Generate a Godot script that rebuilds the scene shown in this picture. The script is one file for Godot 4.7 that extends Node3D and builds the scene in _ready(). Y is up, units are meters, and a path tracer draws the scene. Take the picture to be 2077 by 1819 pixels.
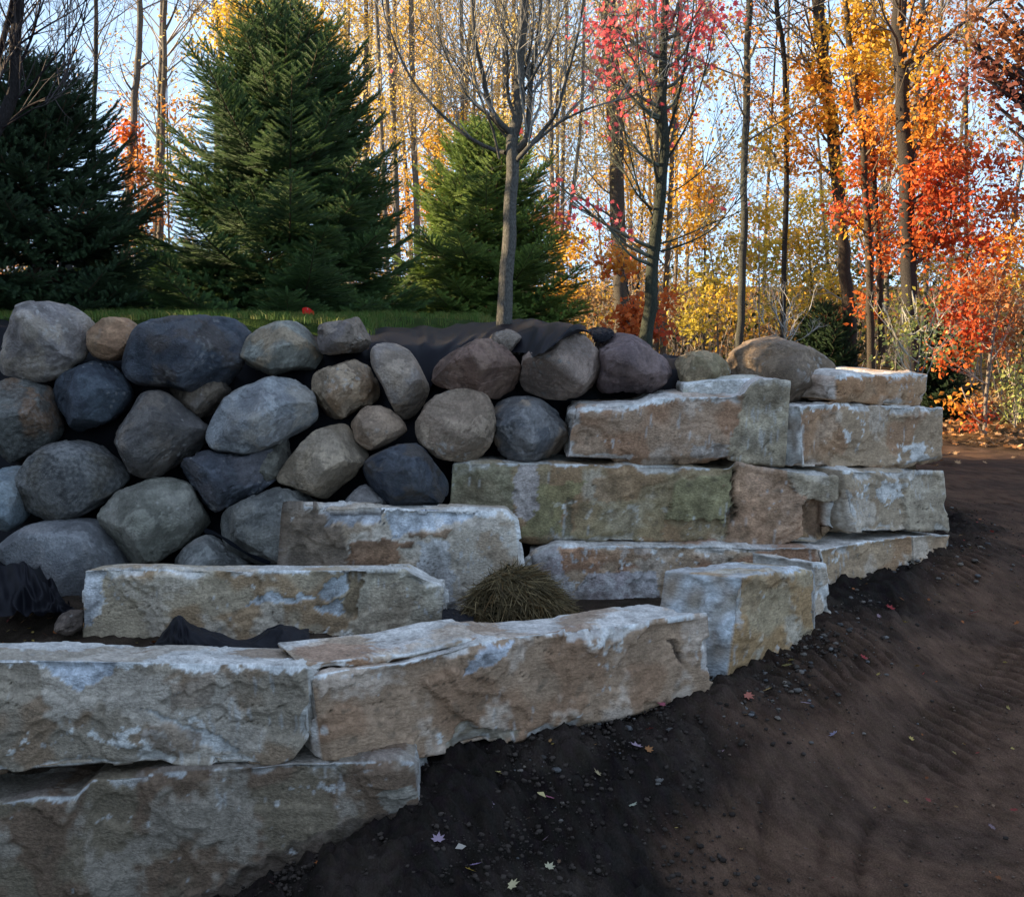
extends Node3D
# A dry-laid boulder and sandstone-block retaining wall beside a dirt drive, autumn woods behind.
# Stones are laid out from a survey of the photograph: at(x, y, d) is the point that lies d metres ahead on the sight line through pixel (x, y).

const EYE := 2.0
const FOCAL := 2500.0
const MID := Vector2(1038.5, 909.5)
const TILT := 0.11962

var taken := {}
var n1 := FastNoiseLite.new()      # plain smooth noise, one feature per unit
var cell := FastNoiseLite.new()
var rng := RandomNumberGenerator.new()
var M := {}

func at(px: float, py: float, d: float) -> Vector3:
	var a := (px - MID.x) / FOCAL
	var b := (MID.y - py) / FOCAL
	var c := cos(TILT)
	var s := sin(TILT)
	var k := d / (b * s + c)
	return Vector3(a * k, EYE + (b * c - s) * k, -d)

func numbered(called: String) -> String:
	var n: int = taken.get(called, -1) + 1
	taken[called] = n
	return called if n == 0 else "%s_%03d" % [called, n]

func tag(o: Node, label := "", category := "", group := "", kind := "") -> Node:
	if label: o.set_meta("label", label)
	if category: o.set_meta("category", category)
	if group: o.set_meta("group", group)
	if kind: o.set_meta("kind", kind)
	return o

func thing(called: String, where: Vector3) -> Node3D:
	var o := Node3D.new()
	o.name = numbered(called)
	add_child(o)
	o.position = where
	return o

func put(called: String, mesh: Mesh, mat: Material, parent: Node = null, where := Vector3.ZERO) -> MeshInstance3D:
	var o := MeshInstance3D.new()
	o.mesh = mesh
	o.material_override = mat
	if parent == null:
		o.name = numbered(called)
		add_child(o)
	else:
		o.name = called
		parent.add_child(o, true)
	o.position = where
	return o

func scatter(called: String, mesh: Mesh, mat: Material, places: Array, tints: Array, parent: Node = null) -> MultiMeshInstance3D:
	var mm := MultiMesh.new()
	mm.transform_format = MultiMesh.TRANSFORM_3D
	mm.use_colors = true
	mm.mesh = mesh
	mm.instance_count = places.size()
	for i in places.size():
		mm.set_instance_transform(i, places[i])
		mm.set_instance_color(i, tints[i])
	var o := MultiMeshInstance3D.new()
	o.multimesh = mm
	o.material_override = mat
	if parent == null:
		o.name = numbered(called)
		add_child(o)
	else:
		o.name = called
		parent.add_child(o, true)
	o.set_meta("kind", "stuff")
	return o

# ---------------------------------------------------------------- mesh helpers
class Shape:
	var v := PackedVector3Array()
	var n := PackedVector3Array()
	var c := PackedColorArray()
	var k := PackedInt32Array()

	func tube(pts: Array, radii: Array, sides: int, col: Color) -> void:
		var first := v.size()
		var side := Vector3.ZERO
		for i in pts.size():
			var dir: Vector3 = (pts[mini(i + 1, pts.size() - 1)] - pts[maxi(i - 1, 0)]).normalized()
			if i == 0:
				side = dir.cross(Vector3(0.31, 0.2, 0.93)).normalized()
			side = (side - dir * side.dot(dir)).normalized()
			var other := dir.cross(side)
			for j in sides:
				var a := TAU * j / sides
				var out := side * cos(a) + other * sin(a)
				v.append(pts[i] + out * radii[i])
				n.append(out)
				c.append(col)
		for i in pts.size() - 1:
			for j in sides:
				var p := first + i * sides + j
				var q := first + i * sides + (j + 1) % sides
				k.append_array([p, p + sides, q, q, p + sides, q + sides])

	func box(o: Vector3, x: Vector3, y: Vector3, z: Vector3, col: Color) -> void:
		for f in [[x, y, z], [y, x, -z], [y, z, x], [z, y, -x], [z, x, y], [x, z, -y]]:
			var m: Vector3 = o + f[2]
			quad(m - f[0] - f[1], m + f[0] - f[1], m + f[0] + f[1], m - f[0] + f[1], f[2].normalized(), col)

	func quad(a: Vector3, b: Vector3, e: Vector3, d: Vector3, nn: Vector3, col: Color) -> void:
		var first := v.size()
		v.append_array([a, b, e, d])
		for i in 4:
			n.append(nn)
			c.append(col)
		k.append_array([first, first + 2, first + 1, first, first + 3, first + 2])

	func mesh() -> ArrayMesh:
		var arr := []
		arr.resize(Mesh.ARRAY_MAX)
		arr[Mesh.ARRAY_VERTEX] = v
		arr[Mesh.ARRAY_NORMAL] = n
		arr[Mesh.ARRAY_COLOR] = c
		arr[Mesh.ARRAY_INDEX] = k
		var m := ArrayMesh.new()
		m.add_surface_from_arrays(Mesh.PRIMITIVE_TRIANGLES, arr)
		return m

	func smoothed() -> ArrayMesh:
		var arr := []
		arr.resize(Mesh.ARRAY_MAX)
		arr[Mesh.ARRAY_VERTEX] = v
		arr[Mesh.ARRAY_COLOR] = c
		arr[Mesh.ARRAY_INDEX] = k
		var st := SurfaceTool.new()
		st.create_from_arrays(arr)
		st.generate_normals()
		return st.commit()

	func grid(first: int, na: int, nb: int) -> void:   # vertices first + i * (nb + 1) + j; outward is (along i) x (along j)
		for i in na:
			for j in nb:
				var p := first + i * (nb + 1) + j
				k.append_array([p, p + nb + 2, p + nb + 1, p, p + 1, p + nb + 2])

func path(pts: Array, steps: int) -> Array:            # a smooth curve through points
	var cv := Curve3D.new()
	for i in pts.size():
		var t: Vector3 = (pts[mini(i + 1, pts.size() - 1)] - pts[maxi(i - 1, 0)]) / 6.0
		cv.add_point(pts[i], -t, t)
	var out := []
	for i in pts.size() - 1:
		for j in steps:
			out.append(cv.sample(i, float(j) / steps))
	out.append(pts[-1])
	return out

func line_y(pts: Array, f: float) -> Vector2:           # the point at fraction f of a polyline's reach in x
	var x: float = lerpf(pts[0], pts[pts.size() - 2], f)
	for i in range(0, pts.size() - 2, 2):
		if x <= pts[i + 2]:
			return Vector2(x, lerpf(pts[i + 1], pts[i + 3], clampf((x - pts[i]) / maxf(pts[i + 2] - pts[i], 0.001), 0, 1)))
	return Vector2(x, pts[-1])

func poly(a: Array) -> PackedVector2Array:
	var p := PackedVector2Array()
	for i in range(0, a.size(), 2):
		p.append(Vector2(a[i], a[i + 1]))
	return p

func nz(p: Vector3, f: float, s := 0.0) -> float:
	return n1.get_noise_3d(p.x * f + s, p.y * f + s * 1.7, p.z * f - s)

# ---------------------------------------------------------------- materials
func noise_tex(freq: float, oct: int, lo: Color, hi: Color, kind := FastNoiseLite.TYPE_SIMPLEX_SMOOTH, size := 512, seed_ := 1) -> NoiseTexture2D:
	var f := FastNoiseLite.new()
	f.noise_type = kind
	f.frequency = freq
	f.seed = seed_
	f.fractal_type = FastNoiseLite.FRACTAL_FBM
	f.fractal_octaves = oct
	f.fractal_gain = 0.68
	var t := NoiseTexture2D.new()
	t.width = size
	t.height = size
	t.seamless = true
	t.noise = f
	var g := Gradient.new()
	g.set_color(0, lo)
	g.set_color(1, hi)
	t.color_ramp = g
	return t

func mat(rough: float, spec := 0.35) -> StandardMaterial3D:
	var m := StandardMaterial3D.new()
	m.vertex_color_use_as_albedo = true
	m.roughness = rough
	m.metallic_specular = spec
	m.cull_mode = BaseMaterial3D.CULL_DISABLED
	return m

func grained(m: StandardMaterial3D, albedo: Texture2D, height: Texture2D, scale: Vector3, relief: float) -> StandardMaterial3D:
	m.albedo_texture = albedo
	m.uv1_triplanar = true
	m.uv1_world_triplanar = true
	m.uv1_scale = scale
	if height:
		m.heightmap_enabled = true
		m.heightmap_texture = height
		m.heightmap_scale = relief
	return m

func leafy(glow: float, rough := 0.6) -> StandardMaterial3D:
	var m := mat(rough, 0.3)
	m.backlight_enabled = true
	m.backlight = Color(glow, glow, glow).linear_to_srgb()
	return m

func make_materials() -> void:
	var grey := func(x: float) -> Color: return Color(x, x, x)
	var grain := noise_tex(0.022, 6, grey.call(0.68), grey.call(1.1), FastNoiseLite.TYPE_SIMPLEX_SMOOTH, 1024, 3)
	var pits := noise_tex(0.02, 6, grey.call(0.0), grey.call(1.0), FastNoiseLite.TYPE_SIMPLEX_SMOOTH, 1024, 8)
	var speck := noise_tex(0.07, 4, grey.call(0.4), grey.call(1.0), FastNoiseLite.TYPE_CELLULAR, 1024, 5)
	M.sandstone = grained(mat(0.88, 0.3), grain, pits, Vector3(2.1, 3.2, 2.1), 0.5)
	M.boulder = grained(mat(0.8, 0.4), grain, pits, Vector3(2.6, 2.6, 2.6), 0.7)
	M.granite = grained(mat(0.78, 0.4), speck, pits, Vector3(3.1, 3.1, 3.1), 0.8)
	M.soil = grained(mat(0.96, 0.15), noise_tex(0.04, 6, grey.call(0.55), grey.call(1.05), FastNoiseLite.TYPE_SIMPLEX_SMOOTH, 1024, 21), pits, Vector3(2.3, 2.3, 2.3), 0.8)
	M.road = M.soil
	M.crumb = mat(0.95, 0.15)
	M.bark = grained(mat(0.9, 0.25), noise_tex(0.03, 5, grey.call(0.4), grey.call(1.0), FastNoiseLite.TYPE_SIMPLEX_SMOOTH, 512, 31), pits, Vector3(7, 2.0, 7), 0.8)
	M.twig = mat(0.8, 0.3)
	var weave := noise_tex(0.2, 2, grey.call(0.7), grey.call(1.0), FastNoiseLite.TYPE_SIMPLEX, 512, 41)
	M.fabric = grained(mat(0.58, 0.3), weave, weave, Vector3(8, 8, 8), 0.04)
	M.leaf = leafy(1.0)
	M.litter = leafy(0.5)
	M.needle = leafy(0.35, 0.55)
	M.grass = leafy(0.5, 0.6)
	M.plain = mat(0.8)
	M.flag = leafy(0.9, 0.5)

func _ready() -> void:
	var cam := Camera3D.new()
	cam.name = "camera"
	cam.fov = rad_to_deg(2.0 * atan(909.5 / FOCAL))
	cam.position = Vector3(0, EYE, 0)
	cam.rotation.x = -TILT
	cam.near = 0.1
	cam.far = 400.0
	add_child(cam)
	cam.current = true
	var we := WorldEnvironment.new()
	we.name = "surroundings"
	var env := Environment.new()
	env.background_mode = Environment.BG_SKY
	var sky := Sky.new()
	var sm := ProceduralSkyMaterial.new()
	sm.sky_top_color = Color(0.34, 0.44, 0.64).linear_to_srgb()
	sm.sky_horizon_color = Color(0.47, 0.70, 0.97).linear_to_srgb()
	sm.sky_curve = 0.25
	sm.ground_bottom_color = Color(0.05, 0.045, 0.04).linear_to_srgb()
	sm.ground_horizon_color = Color(0.3, 0.32, 0.33).linear_to_srgb()
	sm.sky_energy_multiplier = 0.74
	sky.sky_material = sm
	env.sky = sky
	env.tonemap_mode = Environment.TONE_MAPPER_LINEAR
	env.tonemap_exposure = 3.5
	env.sdfgi_enabled = true
	env.ssao_enabled = true
	env.ssil_enabled = true
	we.environment = env
	add_child(we)
	var sun := DirectionalLight3D.new()
	sun.name = "sun"
	sun.light_color = Color(1.0, 0.89, 0.72)
	sun.light_energy = 1.6
	sun.light_angular_distance = 0.5
	sun.shadow_enabled = true
	add_child(sun)
	sun.look_at_from_position(Vector3.ZERO, Vector3(0.91, -0.40, 0.03))
	n1.noise_type = FastNoiseLite.TYPE_SIMPLEX_SMOOTH
	n1.frequency = 1.0
	n1.fractal_type = FastNoiseLite.FRACTAL_NONE
	n1.seed = 17
	make_materials()
	build_ground()
	build_banks()
	build_yard()
	build_blocks()
	build_boulders()
	build_fabric()
	build_trees()
	build_litter()

# ---------------------------------------------------------------- stones
# A quarried block: front face between two traced edges, depth dl..dr ahead of the eye, thick metres deep.
func block_mesh(top: Array, bottom: Array, dl: float, dr: float, thick: float, o: Dictionary, base: Vector3) -> ArrayMesh:
	var sd: float = o.get("seed", 1.0)
	var lean: float = o.get("lean", 0.0)
	var front := func(u: float, v: float) -> Vector3:
		var d := 1.0 / lerpf(1.0 / dl, 1.0 / dr, u)
		var t := line_y(top, u)
		var b := line_y(bottom, u)
		return at(b.x, b.y, d - lean).lerp(at(t.x, t.y, d), v)
	var l0: Vector3 = front.call(0.0, 0.5)
	var l1: Vector3 = front.call(1.0, 0.5)
	var across := Vector3(l1.x - l0.x, 0, l1.z - l0.z).normalized()
	var back: Vector3 = o.get("back", Vector3(across.z, 0, -across.x))
	back = back.normalized()
	var h := Vector3(l0.distance_to(l1) * 0.5, front.call(0.5, 0.0).distance_to(front.call(0.5, 1.0)) * 0.5, thick * 0.5)
	var step: float = o.get("step", 0.009)
	var nn := [clampi(int(2 * h.x / step), 8, 190), clampi(int(2 * h.y / step), 6, 90), clampi(int(2 * h.z / step / 1.6), 5, 60)]
	var r0: float = o.get("round", 0.007)
	var tan_: Color = o.get("tan", Color(0.36, 0.29, 0.2))
	var brown: Color = o.get("brown", Color(0.3, 0.2, 0.14))
	var pale: Color = o.get("pale", Color(0.66, 0.66, 0.625))
	var margin: float = o.get("margin", 0.05)
	var fresh: float = o.get("fresh", 0.25)
	var relief: float = o.get("relief", 1.0)
	var side_pale: float = o.get("side", 0.7)
	var tilt: float = o.get("tilt", 0.0)
	var patches := []
	for p in o.get("patches", []):
		patches.append([poly(p[0]), p[1], p[2], p[3]])
	var s := Shape.new()
	var faces := [[0, 1, 2, 1.0], [1, 0, 2, -1.0], [1, 2, 0, 1.0], [2, 1, 0, -1.0], [2, 0, 1, 1.0], [0, 2, 1, -1.0]]
	# front grid is looked up once per (u, v): the edges in pixels are cheap
	for f in faces:
		var na: int = nn[f[0]]
		var nb: int = nn[f[1]]
		if f[2] == 2 and f[3] < 0 or f[2] == 1 and f[3] < 0:
			pass
		var first := s.v.size()
		for i in na + 1:
			for j in nb + 1:
				var c := Vector3.ZERO
				c[f[0]] = 2.0 * i / na - 1.0
				c[f[1]] = 2.0 * j / nb - 1.0
				c[f[2]] = f[3]
				var q := c * h
				var r := r0 * (0.7 + 0.9 * absf(n1.get_noise_3d(q.x * 4 + sd, q.y * 4, q.z * 4)))
				var inner := q.clamp(-(h - Vector3(r, r, r)), h - Vector3(r, r, r))
				var out := (q - inner).normalized()
				q = inner + out * r
				var u := q.x / h.x * 0.5 + 0.5
				var v := q.y / h.y * 0.5 + 0.5
				var w := 0.5 - q.z / h.z * 0.5
				var p: Vector3 = front.call(u, v)
				p += back * (w * thick) + Vector3(0, tilt * w * v, 0)
				var nw := across * out.x + Vector3(0, out.y, 0) - back * out.z
				# relief
				var big := nz(p, 2.1, sd)
				var mid := nz(p, 7.0, sd)
				var fine := nz(p, 21.0, sd)
				var tiny := nz(p, 55.0, sd)
				var plate := nz(p * Vector3(1, 1.3, 1), 1.9, sd + 40) + 0.16 * mid + 0.06 * fine
				var lift := 0.007 * big + 0.0026 * mid + 0.0013 * fine + 0.0007 * tiny
				var steps := 0.013 * smoothstep(0.16, 0.18, plate) - 0.012 * smoothstep(-0.22, -0.24, plate) + 0.012 * smoothstep(0.42, 0.44, plate)
				lift += 0.0016 * n1.get_noise_3d(p.x * 2.0 + sd, p.y * 38, p.z * 2.0)
				var ex := (h.x - absf(q.x))
				var ey := (h.y - absf(q.y))
				var ez := (h.z - absf(q.z))
				var near_edge := minf(maxf(ex, ey), minf(maxf(ey, ez), maxf(ex, ez)))
				lift = lift * (0.45 + 0.55 * smoothstep(0.0, 0.05, near_edge)) + steps * smoothstep(0.002, 0.03, near_edge)
				var chip := smoothstep(0.06, 0.012, near_edge + 0.02 * mid) * smoothstep(0.18, 0.4, nz(p, 3.6, sd + 9) + 0.2 * mid)
				lift -= chip * 0.018
				var crack := absf(nz(p * Vector3(0.55, 1.5, 0.55), 2.6, sd + 70) + 0.06 * fine)
				var cut := smoothstep(0.012, 0.0, crack) * smoothstep(0.05, 0.25, nz(p, 1.6, sd + 31))
				lift -= 0.012 * cut
				# colour
				var col := tan_.lerp(brown, smoothstep(-0.12, 0.22, big * 0.8 + 0.35 * mid + nz(p, 3.4, sd + 5) * 0.7))
				col = col.lerp(tan_.lerp(pale, 0.3), smoothstep(0.15, 0.5, nz(p, 3.0, sd + 15) + 0.25 * fine))
				col = Color(col.r * 1.09, col.g * 0.985, col.b * 0.9)
				var ragged := 0.55 * nz(p, 6.0, sd + 20) + 0.4 * nz(p, 17.0, sd + 21) + 0.25 * tiny
				var white := 0.0
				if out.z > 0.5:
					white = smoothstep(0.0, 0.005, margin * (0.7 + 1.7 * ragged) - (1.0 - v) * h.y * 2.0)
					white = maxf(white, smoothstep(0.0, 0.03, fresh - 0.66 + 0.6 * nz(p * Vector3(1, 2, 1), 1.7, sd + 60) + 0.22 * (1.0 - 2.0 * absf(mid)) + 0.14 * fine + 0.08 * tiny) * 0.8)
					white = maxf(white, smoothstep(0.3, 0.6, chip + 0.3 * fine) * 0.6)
					if patches:
						var uv := line_y(bottom, u).lerp(line_y(top, u), v) + Vector2(nz(p, 14.0, 3), nz(p, 14.0, 33)) * 7.0 + Vector2(tiny, fine) * 4.0
						for a in patches:
							if Geometry2D.is_point_in_polygon(uv, a[0]):
								lift += a[1]
								if a[3] > 0.0:
									col = col.lerp(a[2] * (1.0 + 0.35 * mid + 0.2 * fine), a[3])
									white *= 1.0 - a[3]
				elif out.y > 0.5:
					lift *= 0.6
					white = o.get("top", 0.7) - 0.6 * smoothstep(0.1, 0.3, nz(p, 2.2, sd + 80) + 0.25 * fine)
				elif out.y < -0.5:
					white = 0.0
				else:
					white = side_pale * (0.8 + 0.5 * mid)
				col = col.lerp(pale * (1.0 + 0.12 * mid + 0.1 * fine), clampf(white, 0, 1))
				var fleck := smoothstep(0.7, 0.85, nz(p * Vector3(1, 0.6, 1), 38.0, sd + 90) * 0.75 + 0.5 * nz(p, 2.6, sd + 91)) * 0.7
				var streak := smoothstep(0.7, 0.85, n1.get_noise_3d(p.x * 38 + sd, p.y * 7, p.z * 38) * 0.8 + 0.5 * nz(p, 2.2, sd + 95)) * 0.5
				col = col.lerp(Color(0.52, 0.52, 0.5), maxf(fleck, streak) * (1.0 if out.z > 0.5 else 0.3))
				col = col.lerp(Color(0.11, 0.09, 0.065), clampf(cut * 0.8 + smoothstep(0.6, 0.72, nz(p, 16.0, sd + 99)) * 0.4, 0, 1))
				col *= 1.0 + 0.16 * mid + 0.13 * fine + 0.1 * tiny + 0.08 * n1.get_noise_3d(p.x * 5, p.y * 48 + sd, p.z * 5)
				col *= 1.2
				col.a = 1.0
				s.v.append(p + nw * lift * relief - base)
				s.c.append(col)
		s.grid(first, na, nb)
	return s.smoothed()

func block(label: String, top: Array, bottom: Array, dl: float, dr: float, thick: float, o := {}, extra := []) -> void:
	var base := at((bottom[0] + bottom[-2]) * 0.5, bottom[1], (dl + dr) * 0.5)
	var g := "quarried sandstone blocks of the retaining walls"
	if extra.is_empty():
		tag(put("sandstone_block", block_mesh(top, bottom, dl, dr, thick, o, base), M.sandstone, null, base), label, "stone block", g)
		return
	var t := thing("sandstone_block", base)
	tag(t, label, "stone block", g)
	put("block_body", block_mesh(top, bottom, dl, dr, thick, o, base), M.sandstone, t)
	for e in extra:
		put("stone_layer", block_mesh(e[0], e[1], e[2], e[3], e[4], e[5], base), M.sandstone, t)

# A field boulder: traced outline at depth d, rounded front and back, flattened by a few worn facets.
func boulder(label: String, outline: Array, d: float, deep: float, base_col: Color, second: Color, o := {}) -> void:
	var sd: float = o.get("seed", outline[0] * 0.37 + outline[1])
	var pts := []
	var mid := Vector3.ZERO
	for i in range(0, outline.size(), 2):
		pts.append(at(outline[i], outline[i + 1], d))
		mid += pts[-1]
	mid /= pts.size()
	var flat := PackedVector2Array()
	for p in pts:
		flat.append(Vector2(p.x - mid.x, p.y - mid.y))
	var turns := 104
	var reach := []
	for k in turns:
		var dir := Vector2.from_angle(TAU * k / turns)
		var far := 0.05
		for i in flat.size():
			var hit = Geometry2D.segment_intersects_segment(Vector2.ZERO, dir * 3.0, flat[i], flat[(i + 1) % flat.size()])
			if hit != null:
				far = maxf(far, hit.length())
		reach.append(far)
	var soft := []
	for k in turns:
		soft.append((reach[k] * 2.0 + reach[(k + 1) % turns] * 1.5 + reach[k - 1] * 1.5 + reach[(k + 2) % turns] + reach[k - 2]) / 7.0)
	var size := 0.0
	for x in soft: size += x / turns
	rng.seed = int(sd * 100) + 7
	var cuts := []
	for i in int(o.get("facets", 7)) + 2:
		var dir := Vector3(rng.randf_range(-1, 1), rng.randf_range(-0.9, 1), rng.randf_range(0.15, 1.2)).normalized()
		cuts.append([dir, rng.randf_range(0.70, 0.95)])
	var worn: float = o.get("worn", 0.86)
	var rough: float = o.get("rough", 1.0)
	if base_col.r > 0.24 and base_col.r > base_col.b * 1.2:
		base_col = Color(base_col.r * 1.15, base_col.g * 1.06, base_col.b * 0.98)
		second = Color(second.r * 1.12, second.g * 1.03, second.b * 0.95)
	var boxy: float = o.get("boxy", 0.72)
	var specks: float = o.get("specks", 0.0)
	var lines: float = o.get("lines", 0.3)
	var stain: Color = o.get("stain", base_col * 0.6)
	var s := Shape.new()
	var side := 38
	for face in 6:
		var ax := face % 3
		var sg := 1.0 if face < 3 else -1.0
		var first := s.v.size()
		for ij in (side + 1) * (side + 1):
			var ca := tan((2.0 * float(ij / (side + 1)) / side - 1.0) * PI / 4.0)
			var cb := tan((2.0 * float(ij % (side + 1)) / side - 1.0) * PI / 4.0)
			var cube := Vector3.ZERO
			cube[ax] = sg
			cube[(ax + 1) % 3] = ca if sg > 0.0 else cb
			cube[(ax + 2) % 3] = cb if sg > 0.0 else ca
			cube = cube.normalized()
			var ring := Vector2(cube.x, cube.y).length()
			var turn := fposmod(atan2(cube.y, cube.x), TAU) / TAU * turns
			var k := int(turn)
			var wide: float = lerpf(soft[k % turns], soft[(k + 1) % turns], turn - k)
			var e: Vector3 = Vector3(cube.x, cube.y, 0) / maxf(ring, 0.0001) * wide * pow(ring, boxy)
			var z := cube.z
			e.z = signf(z) * pow(absf(z), 0.85) * deep
			var unit := Vector3(e.x / size, e.y / size, e.z / deep)
			for cu in cuts:
				var over: float = unit.dot(cu[0]) - cu[1]
				if over > 0.0:
					unit -= cu[0] * over * worn
			e = Vector3(unit.x * size, unit.y * size, unit.z * deep)
			var p: Vector3 = mid + e
			var big := nz(p, 3.0, sd)
			var m2 := nz(p, 8.0, sd)
			var fine := nz(p, 21.0, sd)
			var tiny := nz(p, 40.0, sd)
			var ridge := 1.0 - absf(nz(p, 4.2, sd + 50)) * 2.0
			var out := Vector3(unit.x, unit.y, unit.z).normalized()
			var lift := rough * (0.011 * big + 0.004 * m2 + 0.0013 * fine + 0.0006 * tiny - 0.004 * smoothstep(0.9, 1.0, ridge))
			var plate := nz(p, 2.6, sd + 77) + 0.18 * m2 + 0.07 * fine
			lift += 0.009 * (rough - 0.35) * (smoothstep(0.3, 0.33, plate) - smoothstep(-0.2, -0.235, plate) - smoothstep(-0.48, -0.51, plate))
			p += out * lift
			var col := base_col.lerp(second, smoothstep(-0.25, 0.35, big + 0.5 * m2 + 0.25 * fine))
			col = col.lerp(stain, smoothstep(0.12, 0.32, nz(p, 3.6, sd + 13) + 0.3 * m2 + 0.2 * fine) * 0.75)
			col *= 1.0 + 0.2 * m2 + 0.16 * fine + 0.14 * tiny + 0.08 * n1.get_noise_3d(p.x * 9, p.y * 40 + sd, p.z * 9)
			var vein := absf(nz(p * Vector3(1, 1.8, 1), 3.1, sd + 41) + 0.12 * m2 + 0.05 * fine)
			col = col.lerp(base_col * 1.7 + Color(0.03, 0.03, 0.03), smoothstep(0.022, 0.006, vein) * smoothstep(0.05, 0.35, nz(p, 2.3, sd + 43)) * 0.55)
			col = col.lerp(base_col * 1.6 + Color(0.02, 0.02, 0.015), smoothstep(0.34, 0.42, nz(p, 5.5, sd + 61) + 0.4 * fine + 0.2 * tiny) * 0.4)
			if specks > 0.0:
				var cc := nz(p, 36.0, sd + 3)
				col = col.lerp(Color(0.55, 0.55, 0.52), specks * 0.45 * smoothstep(0.15, 0.5, cc))
				col = col.lerp(Color(0.03, 0.03, 0.035), specks * 0.5 * smoothstep(-0.25, -0.5, cc))
			var scratch := smoothstep(0.6, 0.75, n1.get_noise_3d(p.x * 26 + p.y * 14 + sd, p.y * 20 - p.x * 10, p.z * 18) * 0.75 + 0.5 * nz(p, 4.0, sd + 19)) * lines
			col = col.lerp(Color(0.45, 0.45, 0.43), clampf(scratch, 0, 1))
			col = Color(col.r * 1.14, col.g * 1.1, col.b * 1.06)
			col.a = 1.0
			s.v.append(p - mid)
			s.c.append(col)
		s.grid(first, side, side)
	tag(put("boulder", s.smoothed(), M[o.get("mat", "boulder")], null, mid), label, "boulder", "rounded field boulders stacked in the retaining wall")

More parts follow.
